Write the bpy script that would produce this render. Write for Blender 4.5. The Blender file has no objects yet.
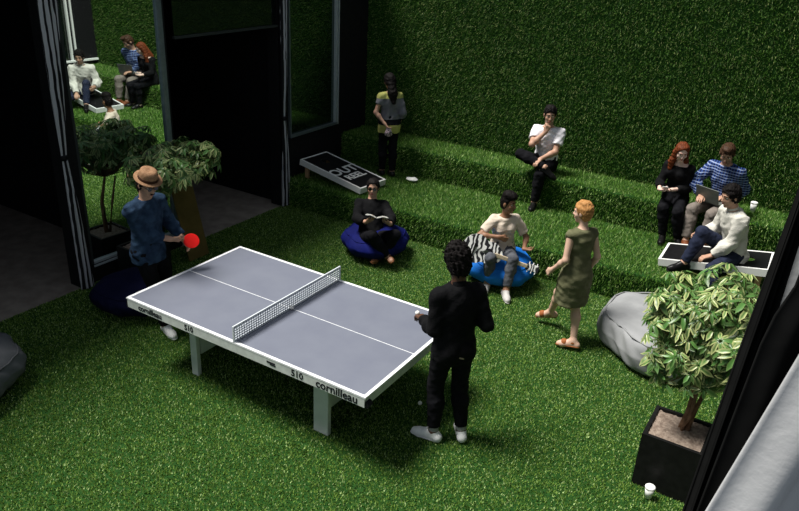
import bpy, bmesh, math, random
import numpy as np
from mathutils import Vector, Matrix, Euler
random.seed(7); RNG = np.random.default_rng(11)
S = bpy.context.scene; COL = S.collection
# ------------------------------------------------------------------ camera
CAM = Vector((3.951, -4.668, 4.081)); ROT = Euler((1.1471, -0.0473, 0.5605)); FPX = 727.0
cd = bpy.data.cameras.new('camera'); cam = bpy.data.objects.new('camera', cd); COL.objects.link(cam)
cam.location = CAM; cam.rotation_euler = ROT; cd.sensor_width = 36; cd.lens = FPX * 36 / 799; cd.clip_start = .05
S.camera = cam
# ------------------------------------------------------------------ world, sun, exposure
wd = bpy.data.worlds.new('world'); S.world = wd; wd.use_nodes = True
bg = wd.node_tree.nodes['Background']; bg.inputs[0].default_value = (.78, .88, 1, 1); bg.inputs[1].default_value = .31
sd = bpy.data.lights.new('sun', 'SUN'); sd.energy = 6.4; sd.angle = .38; sd.color = (1, .97, .9)
sun = bpy.data.objects.new('sun', sd); COL.objects.link(sun)
sun.rotation_euler = Vector((-.46, -.20, 1)).to_track_quat('Z', 'Y').to_euler()
sun.location = (-3, -3, 9)
vs = S.view_settings; vs.view_transform = 'Standard'; vs.look = 'None'; vs.gamma = 1; vs.use_curve_mapping = False; vs.exposure = 0.0
# ------------------------------------------------------------------ helpers
RM = ROT.to_matrix(); GF = Vector((-.513, .858, 0)).normalized()
def ray(px, py): return RM @ Vector(((px - 399.5) / FPX, -(py - 255.5) / FPX, -1))
def W(px, py, z=None, x=None, y=None, ref=None, off=0):
    d = ray(px, py)
    if z is not None: t = (z - CAM.z) / d.z
    elif x is not None: t = (x - CAM.x) / d.x
    elif y is not None: t = (y - CAM.y) / d.y
    else: t = (GF.dot(Vector(ref)) + off - GF.dot(CAM)) / GF.dot(d)
    return CAM + d * t
def tag(o, label=None, cat=None, group=None, kind=None):
    if label: o['label'] = label
    if cat: o['category'] = cat
    if group: o['group'] = group
    if kind: o['kind'] = kind
    return o
def empty(name, loc, label, cat, group=None, rz=0):
    o = bpy.data.objects.new(name, None); COL.objects.link(o); o.location = loc; o.rotation_euler = (0, 0, rz); o.empty_display_size = .1
    return tag(o, label, cat, group)
def link(name, me, m, parent=None, smooth=False, loc=None):
    o = bpy.data.objects.new(name, me); COL.objects.link(o)
    if m is not None:
        for mm in (m if isinstance(m, (list, tuple)) else [m]): me.materials.append(mm)
    if smooth:
        me.polygons.foreach_set('use_smooth', [True] * len(me.polygons)); me.update()
    if parent is not None: o.parent = parent
    if loc is not None: o.location = loc
    return o
def mesh_np(name, V, F):
    me = bpy.data.meshes.new(name); V = np.asarray(V, np.float32); F = np.asarray(F, np.int32); n = F.shape[1]
    me.vertices.add(len(V)); me.vertices.foreach_set('co', V.ravel())
    me.loops.add(F.size); me.loops.foreach_set('vertex_index', F.ravel())
    me.polygons.add(len(F)); me.polygons.foreach_set('loop_start', np.arange(0, F.size, n, dtype=np.int32))
    me.update(calc_edges=True); me.validate(); return me
class MB:
    def __init__(s): s.bm = bmesh.new()
    def box(s, c, size, rot=None, bev=0):
        r = bmesh.ops.create_cube(s.bm, size=1); vs_ = r['verts']
        bmesh.ops.scale(s.bm, vec=size, verts=vs_)
        if bev:
            es = list({e for v in vs_ for e in v.link_edges})
            r2 = bmesh.ops.bevel(s.bm, geom=es, offset=bev, segments=2, affect='EDGES', profile=.5)
            vs_ = list({v for f in r2['faces'] for v in f.verts} | {v for v in vs_ if v.is_valid})
        if rot is not None: bmesh.ops.rotate(s.bm, verts=vs_, matrix=rot, cent=(0, 0, 0))
        bmesh.ops.translate(s.bm, vec=c, verts=vs_); return s
    def bar(s, a, b, r1, r2=None, n=10, caps=True):
        a = Vector(a); b = Vector(b); r2 = r1 if r2 is None else r2; d = b - a; q = d.to_track_quat('Z', 'Y')
        rings = []
        for p, r in ((a, r1), (b, r2)):
            rings.append([s.bm.verts.new(p + q @ Vector((r * math.cos(t), r * math.sin(t), 0))) for t in [2 * math.pi * i / n for i in range(n)]])
        for i in range(n): s.bm.faces.new((rings[0][i], rings[0][(i + 1) % n], rings[1][(i + 1) % n], rings[1][i]))
        if caps: s.bm.faces.new(rings[0][::-1]); s.bm.faces.new(rings[1])
        return s
    def tube(s, pts, rad, n=8):
        pts = [Vector(p) for p in pts]; rad = rad if isinstance(rad, (list, tuple)) else [rad] * len(pts); rings = []
        for i, p in enumerate(pts):
            d = pts[min(i + 1, len(pts) - 1)] - pts[max(i - 1, 0)]; q = d.to_track_quat('Z', 'Y')
            rings.append([s.bm.verts.new(p + q @ Vector((rad[i] * math.cos(2 * math.pi * k / n), rad[i] * math.sin(2 * math.pi * k / n), 0))) for k in range(n)])
        for a, b in zip(rings, rings[1:]):
            o = min(range(n), key=lambda o_: (a[0].co - b[o_].co).length)
            for k in range(n): s.bm.faces.new((a[k], a[(k + 1) % n], b[(k + 1 + o) % n], b[(k + o) % n]))
        s.bm.faces.new(rings[0][::-1]); s.bm.faces.new(rings[-1]); return s
    def lathe(s, prof, c=(0, 0, 0), n=24, sx=1, sy=1):
        rings = []
        for r, z in prof: rings.append([s.bm.verts.new((c[0] + sx * r * math.cos(2 * math.pi * k / n), c[1] + sy * r * math.sin(2 * math.pi * k / n), c[2] + z)) for k in range(n)])
        for a, b in zip(rings, rings[1:]):
            for k in range(n): s.bm.faces.new((a[k], a[(k + 1) % n], b[(k + 1) % n], b[k]))
        s.bm.faces.new(rings[0][::-1]); s.bm.faces.new(rings[-1]); return s
    def prism(s, poly, z0, z1):
        a = [s.bm.verts.new((x, y, z0)) for x, y in poly]; b = [s.bm.verts.new((x, y, z1)) for x, y in poly]; n = len(poly)
        for k in range(n): s.bm.faces.new((a[k], a[(k + 1) % n], b[(k + 1) % n], b[k]))
        s.bm.faces.new(a[::-1]); s.bm.faces.new(b); return s
    def quad(s, *p): s.bm.faces.new([s.bm.verts.new(q) for q in p]); return s
    def xf(s, m): bmesh.ops.transform(s.bm, matrix=m, verts=s.bm.verts); return s
    def build(s, name, m, parent=None, smooth=False, loc=None):
        bmesh.ops.recalc_face_normals(s.bm, faces=s.bm.faces)
        me = bpy.data.meshes.new(name); s.bm.to_mesh(me); s.bm.free(); return link(name, me, m, parent, smooth, loc)
def text_mesh(txt, size, mat4, name, m, parent, thick=.0015, bold=.0):
    cu = bpy.data.curves.new(name + '_c', 'FONT'); cu.body = txt; cu.size = size; cu.extrude = thick; cu.offset = bold; cu.align_x = 'CENTER'; cu.align_y = 'CENTER'; cu.resolution_u = 3
    o = bpy.data.objects.new(name + '_t', cu); COL.objects.link(o); dg = bpy.context.evaluated_depsgraph_get(); dg.update()
    me = bpy.data.meshes.new_from_object(o.evaluated_get(dg)); bpy.data.objects.remove(o); bpy.data.curves.remove(cu)
    me.transform(mat4); me.materials.clear(); return link(name, me, m, parent)
# ------------------------------------------------------------------ materials
MC = {}
def mat(name, col, rough=.7, col2=None, scale=20, bump=0, bscale=60, metal=0, spec=.12, detail=4, sheen=0, lo=.35, hi=.65):
    if name in MC: return MC[name]
    m = bpy.data.materials.new(name); m.use_nodes = True; nt = m.node_tree; b = nt.nodes['Principled BSDF']; MC[name] = m
    b.inputs['Roughness'].default_value = rough; b.inputs['Metallic'].default_value = metal; b.inputs['Specular IOR Level'].default_value = spec
    if sheen: b.inputs['Sheen Weight'].default_value = sheen
    tc = nt.nodes.new('ShaderNodeTexCoord')
    n = nt.nodes.new('ShaderNodeTexNoise'); n.inputs['Scale'].default_value = scale; n.inputs['Detail'].default_value = detail; nt.links.new(tc.outputs['Object'], n.inputs['Vector'])
    r = nt.nodes.new('ShaderNodeValToRGB'); r.color_ramp.elements[0].position = lo; r.color_ramp.elements[1].position = hi
    c2 = col2 or tuple(min(1, c * 1.18) for c in col)
    r.color_ramp.elements[0].color = (*col, 1); r.color_ramp.elements[1].color = (*c2, 1)
    nt.links.new(n.outputs['Fac'], r.inputs['Fac']); nt.links.new(r.outputs['Color'], b.inputs['Base Color'])
    if bump:
        n2 = nt.nodes.new('ShaderNodeTexNoise'); n2.inputs['Scale'].default_value = bscale; n2.inputs['Detail'].default_value = 3; nt.links.new(tc.outputs['Object'], n2.inputs['Vector'])
        bp = nt.nodes.new('ShaderNodeBump'); bp.inputs['Strength'].default_value = bump; bp.inputs['Distance'].default_value = .01
        nt.links.new(n2.outputs['Fac'], bp.inputs['Height']); nt.links.new(bp.outputs['Normal'], b.inputs['Normal'])
    return m
def bands(name, axis, stops, rough=.85):
    """colour bands along one object axis: stops = [(pos, col), ...] constant ramp over the 0..1 range mapped from lo..hi"""
    m = mat(name, (1, 1, 1), rough); nt = m.node_tree; b = nt.nodes['Principled BSDF']
    tc = nt.nodes.new('ShaderNodeTexCoord'); sx = nt.nodes.new('ShaderNodeSeparateXYZ'); nt.links.new(tc.outputs['Object'], sx.inputs[0])
    mr = nt.nodes.new('ShaderNodeMath'); mr.operation = 'MULTIPLY'; mr.inputs[1].default_value = .5; nt.links.new(sx.outputs[axis], mr.inputs[0])
    r = nt.nodes.new('ShaderNodeValToRGB'); r.color_ramp.interpolation = 'CONSTANT'
    for i, (p, c) in enumerate(stops):
        e = r.color_ramp.elements[i] if i < 2 else r.color_ramp.elements.new(p / 2)
        e.position = p / 2; e.color = (*c, 1)
    nt.links.new(mr.outputs[0], r.inputs['Fac']); nt.links.new(r.outputs['Color'], b.inputs['Base Color']); return m
def attr_mat(name, rough=.6, trans=0, spec=.3):
    m = bpy.data.materials.new(name); m.use_nodes = True; nt = m.node_tree; b = nt.nodes['Principled BSDF']
    a = nt.nodes.new('ShaderNodeAttribute'); a.attribute_name = 'col'; nt.links.new(a.outputs['Color'], b.inputs['Base Color'])
    b.inputs['Roughness'].default_value = rough; b.inputs['Specular IOR Level'].default_value = spec
    if trans:
        t = nt.nodes.new('ShaderNodeBsdfTranslucent'); nt.links.new(a.outputs['Color'], t.inputs['Color'])
        mx = nt.nodes.new('ShaderNodeMixShader'); mx.inputs[0].default_value = trans; out = nt.nodes['Material Output']
        nt.links.new(b.outputs[0], mx.inputs[1]); nt.links.new(t.outputs[0], mx.inputs[2]); nt.links.new(mx.outputs[0], out.inputs[0])
    return m
def wave_mat(name, c1, c2, scale, rough=.6, cross=False, dist=0, direction='X', c3=None):
    m = mat(name, c1, rough); nt = m.node_tree; b = nt.nodes['Principled BSDF']; tc = nt.nodes.new('ShaderNodeTexCoord')
    w = nt.nodes.new('ShaderNodeTexWave'); w.inputs['Scale'].default_value = scale; w.inputs['Distortion'].default_value = dist; w.bands_direction = direction; nt.links.new(tc.outputs['Object'], w.inputs['Vector'])
    r = nt.nodes.new('ShaderNodeValToRGB'); r.color_ramp.elements[0].position = .45; r.color_ramp.elements[1].position = .6
    r.color_ramp.elements[0].color = (*c1, 1); r.color_ramp.elements[1].color = (*c2, 1); nt.links.new(w.outputs['Fac'], r.inputs['Fac'])
    src = r.outputs['Color']
    if cross:
        w2 = nt.nodes.new('ShaderNodeTexWave'); w2.inputs['Scale'].default_value = scale; w2.bands_direction = 'Z'; w2.inputs['Distortion'].default_value = dist; nt.links.new(tc.outputs['Object'], w2.inputs['Vector'])
        r2 = nt.nodes.new('ShaderNodeValToRGB'); r2.color_ramp.elements[0].position = .72; r2.color_ramp.elements[1].position = .85
        r2.color_ramp.elements[0].color = (0, 0, 0, 1); r2.color_ramp.elements[1].color = (1, 1, 1, 1); nt.links.new(w2.outputs['Fac'], r2.inputs['Fac'])
        mx = nt.nodes.new('ShaderNodeMix'); mx.data_type = 'RGBA'; nt.links.new(r2.outputs['Color'], mx.inputs[0]); nt.links.new(src, mx.inputs[6]); mx.inputs[7].default_value = (*(c3 or c2), 1); src = mx.outputs[2]
    nt.links.new(src, b.inputs['Base Color']); return m
BLACK = mat('black_paint', (.006, .006, .007), .6, (.01, .01, .012))
TURFBASE = mat('turf_base', (.012, .045, .008), .95, (.02, .07, .012), 30)
CONC = mat('concrete', (.19, .16, .14), .8, (.26, .23, .20), 6, .2)
WHITE = mat('white_paint', (.82, .82, .8), .45, (.78, .78, .77))
# ------------------------------------------------------------------ the setting
FX = -3.19; RX = 5.0; WY = 5.85; T1Y = 3.66; T2Y = 5.15; T1 = .40; T2 = .85
def struct(name, mb, m): o = mb.build(name, m); o['kind'] = 'structure'; return o
struct('floor', MB().box(((FX + RX) / 2, -1.2, -.1), (RX - FX, 2 * (T1Y + 1.2), .2)), TURFBASE)
struct('floor_inside', MB().box((FX - 2.75, .8, -.1), (5.5, 11.2, .196)), CONC)
struct('grass_step', MB().box(((FX + RX) / 2, (T1Y + WY) / 2, T1 / 2 - .05), (RX - FX, WY - T1Y, T1 + .1), bev=.025), TURFBASE)
struct('grass_step', MB().box(((FX + RX) / 2, (T2Y + WY) / 2, (T1 + T2) / 2 - .04), (RX - FX, WY - T2Y, T2 - T1 + .08), bev=.025), TURFBASE)
struct('wall_back', MB().box(((FX + RX) / 2, WY + .1, 2.3), (RX - FX + .4, .2, 4.6)), TURFBASE)
FH = 4.1
DARK = mat('dark_wall', (.008, .008, .009), .75, (.012, .012, .013))
fa = MB()
fa.box((FX - .1, 5.42, (FH) / 2), (.2, .86, FH))                       # dark bay next to the green wall
fa.box((FX - .1, 4.38, .52), (.2, 1.24, 1.04))                         # below the far window
fa.box((FX - .1, 3.66, FH / 2), (.2, .2, FH))
fa.box((FX - .1, .05, FH / 2), (.2, .18, FH))
fa.box((FX - .1, 1.53, FH / 2), (.14, .06, FH))
fa.box((FX - .1, .82, .12), (.18, 1.40, .24))
fa.box((FX - .1, .4, (FH + 3.45) / 2), (.2, 10.9, FH - 3.45))
fa.box((FX - .1, -3.4, FH / 2), (.2, .3, FH))
struct('wall_left', fa, DARK)
ins = MB(); ins.box((FX - 5.4, .8, 1.7), (.1, 11.2, 3.6)).box((FX - 2.75, -4.8, 1.7), (5.3, .1, 3.6)).box((FX - 2.75, 6.35, 1.7), (5.3, .1, 3.6))
ins.box((FX - 2.7, 3.72, 1.7), (4.9, .08, 3.5)).box((FX - 2.7, 1.0, 1.7), (4.9, .08, 3.5))
struct('wall_inside', ins, DARK)
struct('ceiling', MB().box((FX - 2.75, .8, 3.5), (5.5, 11.2, .1)), DARK)
def glass(name, tint, fac, rough=.01):
    m = bpy.data.materials.new(name); m.use_nodes = True; nt = m.node_tree; b = nt.nodes['Principled BSDF']
    b.inputs['Base Color'].default_value = (.004, .006, .006, 1); b.inputs['Roughness'].default_value = .1
    g = nt.nodes.new('ShaderNodeBsdfGlossy'); g.inputs['Color'].default_value = (*tint, 1); g.inputs['Roughness'].default_value = rough
    mx = nt.nodes.new('ShaderNodeMixShader'); mx.inputs[0].default_value = fac
    nt.links.new(b.outputs[0], mx.inputs[1]); nt.links.new(g.outputs[0], mx.inputs[2]); nt.links.new(mx.outputs[0], nt.nodes['Material Output'].inputs[0]); return m
MIR = glass('mirror_glass', (.75, .85, .82), .8); MIR2 = glass('dim_glass', (.6, .8, .7), .22); MIR3 = glass('transom_glass', (.6, .7, .5), .07)
FRAME = mat('frame_metal', (.16, .2, .22), .35, (.2, .24, .26), metal=.5)
FRAMEL = mat('frame_light', (.35, .40, .42), .4, (.42, .46, .48))
def sroot(name): o = bpy.data.objects.new(name, None); COL.objects.link(o); o['kind'] = 'structure'; return o
d1 = sroot('door_1'); d1.location = (FX, 1.45, 0); d1.rotation_euler = (0, 0, math.radians(-1.8))
MB().box((-.012, -.65, 1.84), (.024, 1.26, 3.16)).build('pane', MIR, d1)
MB().box((0, -.02, 1.84), (.06, .045, 3.2)).box((-.02, .035, 1.84), (.05, .03, 3.2)).build('frame', FRAME, d1)
MB().box((0, -1.30, 1.84), (.07, .05, 3.2)).build('frame', mat('frame_dark', (.03, .035, .035), .4), d1)
MB().box((0, -.65, .25), (.06, 1.26, .03)).box((.02, -.65, .21), (.05, 1.26, .02)).build('sill', FRAMEL, d1)
w1 = sroot('window_1'); w1.location = (FX, 4.38, 0)
MB().box((-.03, 0, 2.25), (.02, 1.14, 2.36)).build('pane', MIR2, w1)
MB().box((.0, .57, 2.25), (.05, .03, 2.4)).box((.02, .615, 2.25), (.03, .02, 2.4)).build('frame', FRAMEL, w1)
MB().box((.0, -.58, 2.25), (.05, .025, 2.4)).build('frame', FRAME, w1)
MB().box((.0, 0, 1.07), (.07, 1.2, .035)).build('sill', FRAME, w1)
w2 = sroot('window_2'); w2.location = (FX, 2.6, 0)
MB().box((-.02, 0, 3.1), (.02, 1.86, .7)).build('pane', MIR3, w2)
MB().box((0, 0, 2.73), (.05, 1.9, .03)).build('frame', mat('frame_dark', (.03, .035, .035), .4), w2)
# right facade, seen only in the glass
rf = MB(); rf.box((RX + .1, 1.5, 1 / 2), (.2, 9, 1.0)).box((RX + .1, 1.5, 4.7), (.2, 9, .6)).box((RX + .1, 5.6, 2.7), (.2, .7, 3.4)).box((RX + .1, -1., 2.7), (.2, 4, 3.4))
struct('wall_right', rf, DARK)
w3 = sroot('window_3'); w3.location = (RX, 3.1, 0)
MB().box((.06, 0, 2.7), (.02, 4.26, 3.4)).build('pane', MIR3, w3)
MB().box((0, -2.1, 2.7), (.06, .06, 3.4)).box((0, 0, 2.7), (.06, .04, 3.4)).box((0, 2.1, 2.7), (.06, .04, 3.4)).box((0, 2.2, 2.7), (.06, .04, 3.4)).build('frame', WHITE, w3)
MB().box((-.02, .27, .98), (.08, 4.9, .04)).build('sill', WHITE, w3)
# ------------------------------------------------------------------ artificial turf (uncountable blades)
TURF = attr_mat('turf_blades', .55, .25, .25)
def turf(name, areas, dens, label, length=.034, pal=((.022, .085, .008), (.15, .31, .040), (.38, .52, .18)), wid=1.):
    Vs = []; Cs = []
    for (o, e1, e2, nrm) in areas:
        o, e1, e2, nrm = map(lambda q: np.array(q, float), (o, e1, e2, nrm)); A = np.linalg.norm(np.cross(e1, e2)); n = int(A * dens)
        p = o + RNG.random((n, 1)) * e1 + RNG.random((n, 1)) * e2
        t1 = e1 / np.linalg.norm(e1); t2 = e2 / np.linalg.norm(e2)
        a = RNG.random(n) * 2 * np.pi; lean = RNG.random(n) * .9 + .15; L = length * (.6 + .7 * RNG.random(n)); w = (.0035 + .003 * RNG.random(n)) * wid
        d = np.cos(a)[:, None] * t1 + np.sin(a)[:, None] * t2; s = -np.sin(a)[:, None] * t1 + np.cos(a)[:, None] * t2
        tip = p + (nrm * np.cos(lean)[:, None] + d * np.sin(lean)[:, None]) * L[:, None]
        if abs(nrm[2]) < .5: tip[:, 2] -= L * .15
        V = np.stack([p - s * w[:, None] - nrm * .003, p + s * w[:, None] - nrm * .003, tip], 1); Vs.append(V.reshape(-1, 3))
        q = RNG.random(n)[:, None]; base, hi, tan = map(np.array, pal)
        c = base + (hi - base) * q; k = RNG.random(n) < .13; c[k] = tan * (.7 + .5 * q[k]); Cs.append(np.repeat(c, 3, 0))
    V = np.concatenate(Vs); C = np.concatenate(Cs); F = np.arange(len(V)).reshape(-1, 3)
    me = mesh_np(name, V, F); at_ = me.color_attributes.new('col', 'FLOAT_COLOR', 'POINT')
    at_.data.foreach_set('color', np.concatenate([C, np.ones((len(C), 1))], 1).astype(np.float32).ravel())
    o = link(name, me, TURF); tag(o, label, 'artificial grass', kind='stuff')
w_ = RX - FX
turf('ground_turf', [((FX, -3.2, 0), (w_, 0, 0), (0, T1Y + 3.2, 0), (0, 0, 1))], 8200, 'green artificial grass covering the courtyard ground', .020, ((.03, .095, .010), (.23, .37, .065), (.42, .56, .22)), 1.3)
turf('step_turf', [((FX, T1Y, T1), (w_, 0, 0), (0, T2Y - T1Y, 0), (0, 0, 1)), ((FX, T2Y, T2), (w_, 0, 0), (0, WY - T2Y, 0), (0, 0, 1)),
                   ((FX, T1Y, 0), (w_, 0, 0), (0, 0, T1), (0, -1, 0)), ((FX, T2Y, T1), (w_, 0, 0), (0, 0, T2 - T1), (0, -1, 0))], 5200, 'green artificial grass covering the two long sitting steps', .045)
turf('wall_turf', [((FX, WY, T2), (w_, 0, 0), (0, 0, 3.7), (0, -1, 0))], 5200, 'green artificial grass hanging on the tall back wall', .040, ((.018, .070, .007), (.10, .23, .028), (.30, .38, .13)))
# ------------------------------------------------------------------ signed distance bodies
def v3(a): return np.array(a, np.float64)
def nrmz(a): a = v3(a); return a / (np.linalg.norm(a) + 1e-9)
class P:  # primitive
    def __init__(s, kind, **k): s.kind = kind; s.k = k.get('k'); s.clip = k.get('clip', []); s.sub = k.get('sub', False); s.__dict__.update({a: b for a, b in k.items() if a not in ('k', 'clip', 'sub')})
    def bb(s):
        if s.kind == 'cap':
            r = max(s.ra, s.rb); a, b = v3(s.a), v3(s.b); return np.minimum(a, b) - r, np.maximum(a, b) + r
        r = max(s.r); return v3(s.c) - r, v3(s.c) + r
    def d(s, X, Y, Z):
        if s.kind == 'cap':
            a, b = v3(s.a), v3(s.b); ab = b - a; q = [X - a[0], Y - a[1], Z - a[2]]; L2 = max(ab @ ab, 1e-9)
            t = np.clip((q[0] * ab[0] + q[1] * ab[1] + q[2] * ab[2]) / L2, 0, 1)
            q = [q[i] - t * ab[i] for i in range(3)]; r = s.ra + (s.rb - s.ra) * t
            sq = getattr(s, 'sq', None)
            if sq is not None:
                n, f = sq; m = q[0] * n[0] + q[1] * n[1] + q[2] * n[2]; q = [q[i] + (f - 1) * m * n[i] for i in range(3)]
                d = (np.sqrt(q[0]**2 + q[1]**2 + q[2]**2) - r) * (.5 + .5 / f)
            else: d = np.sqrt(q[0]**2 + q[1]**2 + q[2]**2) - r
        else:
            c = v3(s.c); q = [X - c[0], Y - c[1], Z - c[2]]; k0 = 0; k1 = 0
            for ax, r in zip(s.ax, s.r):
                m = q[0] * ax[0] + q[1] * ax[1] + q[2] * ax[2]; k0 = k0 + (m / r)**2; k1 = k1 + (m / r**2)**2
            k0 = np.sqrt(k0); d = k0 * (k0 - 1) / (np.sqrt(k1) + 1e-6)
        for pt, n in s.clip: d = np.maximum(d, (X - pt[0]) * n[0] + (Y - pt[1]) * n[1] + (Z - pt[2]) * n[2])
        return d
def cap(a, b, ra, rb=None, **k): return P('cap', a=v3(a), b=v3(b), ra=ra, rb=ra if rb is None else rb, **k)
def ell(c, ax, r, **k): return P('ell', c=v3(c), ax=[v3(q) for q in ax], r=r, **k)
def sdf_mesh(name, prims, h=.009, k=.03, noise=None, m=None, parent=None, origin=(0, 0, 0)):
    los, his = zip(*[p.bb() for p in prims if not p.sub]); lo = np.min(los, 0) - .05; hi = np.max(his, 0) + .05
    n = np.ceil((hi - lo) / h).astype(int) + 1; D = np.full(n, .2, np.float32)
    ax = [(lo[i] + h * np.arange(n[i])).astype(np.float32) for i in range(3)]
    for p in prims:
        kk = k if p.k is None else p.k; a, b = p.bb(); mg = kk + 2 * h + .01
        i0 = np.maximum(((a - mg - lo) / h).astype(int), 0); i1 = np.minimum(((b + mg - lo) / h).astype(int) + 2, n)
        if np.any(i1 <= i0): continue
        sl = tuple(slice(i0[i], i1[i]) for i in range(3))
        d = p.d(ax[0][sl[0]][:, None, None], ax[1][sl[1]][None, :, None], ax[2][sl[2]][None, None, :]).astype(np.float32); e = D[sl]
        if p.sub:
            hh = np.maximum(kk - np.abs(-d - e), 0) / kk; D[sl] = np.maximum(e, -d) + hh * hh * kk * .25
        else:
            hh = np.maximum(kk - np.abs(d - e), 0) / kk; D[sl] = np.minimum(e, d) - hh * hh * kk * .25
    if noise:
        amp, wl, seed = noise; rg = np.random.default_rng(seed); N = 0
        for i in range(7):
            dv = nrmz(rg.normal(size=3)); f = 2 * np.pi / (wl * (.6 + 1.0 * rg.random())); ph = rg.random() * 6
            N = N + np.sin((ax[0][:, None, None] * dv[0] + ax[1][None, :, None] * dv[1] + ax[2][None, None, :] * dv[2]) * f + ph + (1.2 * np.sin(ax[2][None, None, :] * f * .7 + ph) if i % 2 else 0))
        D += (amp * N / 2.6).astype(np.float32)
    Sg = D < 0
    Sg[0] = Sg[-1] = False; Sg[:, 0] = Sg[:, -1] = False; Sg[:, :, 0] = Sg[:, :, -1] = False
    D = np.where(Sg, D, np.maximum(D, 1e-6))
    c = np.zeros(n - 1, np.int8)
    for dx in (0, 1):
        for dy in (0, 1):
            for dz in (0, 1): c += Sg[dx:n[0] - 1 + dx, dy:n[1] - 1 + dy, dz:n[2] - 1 + dz]
    act = np.argwhere((c > 0) & (c < 8)); idx = np.full(n - 1, -1, np.int32); idx[tuple(act.T)] = np.arange(len(act))
    cr = {(x, y, z): D[act[:, 0] + x, act[:, 1] + y, act[:, 2] + z] for x in (0, 1) for y in (0, 1) for z in (0, 1)}
    acc = np.zeros((len(act), 3)); cnt = np.zeros(len(act))
    for p0 in cr:
        for a_ in range(3):
            if p0[a_]: continue
            p1 = list(p0); p1[a_] = 1; p1 = tuple(p1); A, B = cr[p0], cr[p1]; ch = (A < 0) != (B < 0)
            t = np.where(ch, A / np.where(ch, A - B, 1), 0); pt = np.array(p0, float)[None, :].repeat(len(act), 0); pt[:, a_] = t
            acc[ch] += pt[ch]; cnt[ch] += 1
    V = lo + h * (act + acc / np.maximum(cnt, 1)[:, None]) - v3(origin)
    Fs = []
    for a_ in range(3):
        b_, c_ = (a_ + 1) % 3, (a_ + 2) % 3
        s0 = [slice(1, -1)] * 3; s0[a_] = slice(0, -1); s1 = list(s0); s1[a_] = slice(1, None)
        A = Sg[tuple(s0)]; B = Sg[tuple(s1)]; e = np.argwhere(A != B)
        if not len(e): continue
        sg = A[tuple(e.T)]; off = np.ones(3, int); off[a_] = 0; e = e + off
        def cell(db, dc):
            q = e.copy(); q[:, b_] -= db; q[:, c_] -= dc; return idx[tuple(q.T)]
        F = np.stack([cell(1, 1), cell(0, 1), cell(0, 0), cell(1, 0)], 1); F[~sg] = F[~sg][:, ::-1]; Fs.append(F)
    F = np.concatenate(Fs); F = F[(F >= 0).all(1)]
    # light smoothing
    E0 = np.concatenate([F[:, i] for i in range(4)]); E1 = np.concatenate([F[:, (i + 1) % 4] for i in range(4)])
    nb = np.bincount(E0, minlength=len(V)) + np.bincount(E1, minlength=len(V))
    Sm = np.stack([np.bincount(E0, V[E1, i], len(V)) + np.bincount(E1, V[E0, i], len(V)) for i in range(3)], 1) / np.maximum(nb, 1)[:, None]
    V = V * .6 + Sm * .4
    return link(name, mesh_np(name, V, F), m, parent, True)
def ik(a, t, l1, l2, hint):
    a, t = v3(a), v3(t); d = t - a; L = np.linalg.norm(d); d = d / L; L = min(L, (l1 + l2) * .998); t = a + d * L
    x = (l1**2 - l2**2 + L**2) / (2 * L); y = math.sqrt(max(l1**2 - x**2, 0)); hv = v3(hint); hv = hv - d * (hv @ d); return a + d * x + nrmz(hv) * y, t
SKIN = {}
def skin(name, col): return mat('skin_' + name, col, .5, tuple(c * 1.08 for c in col), 15, spec=.35)
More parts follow.
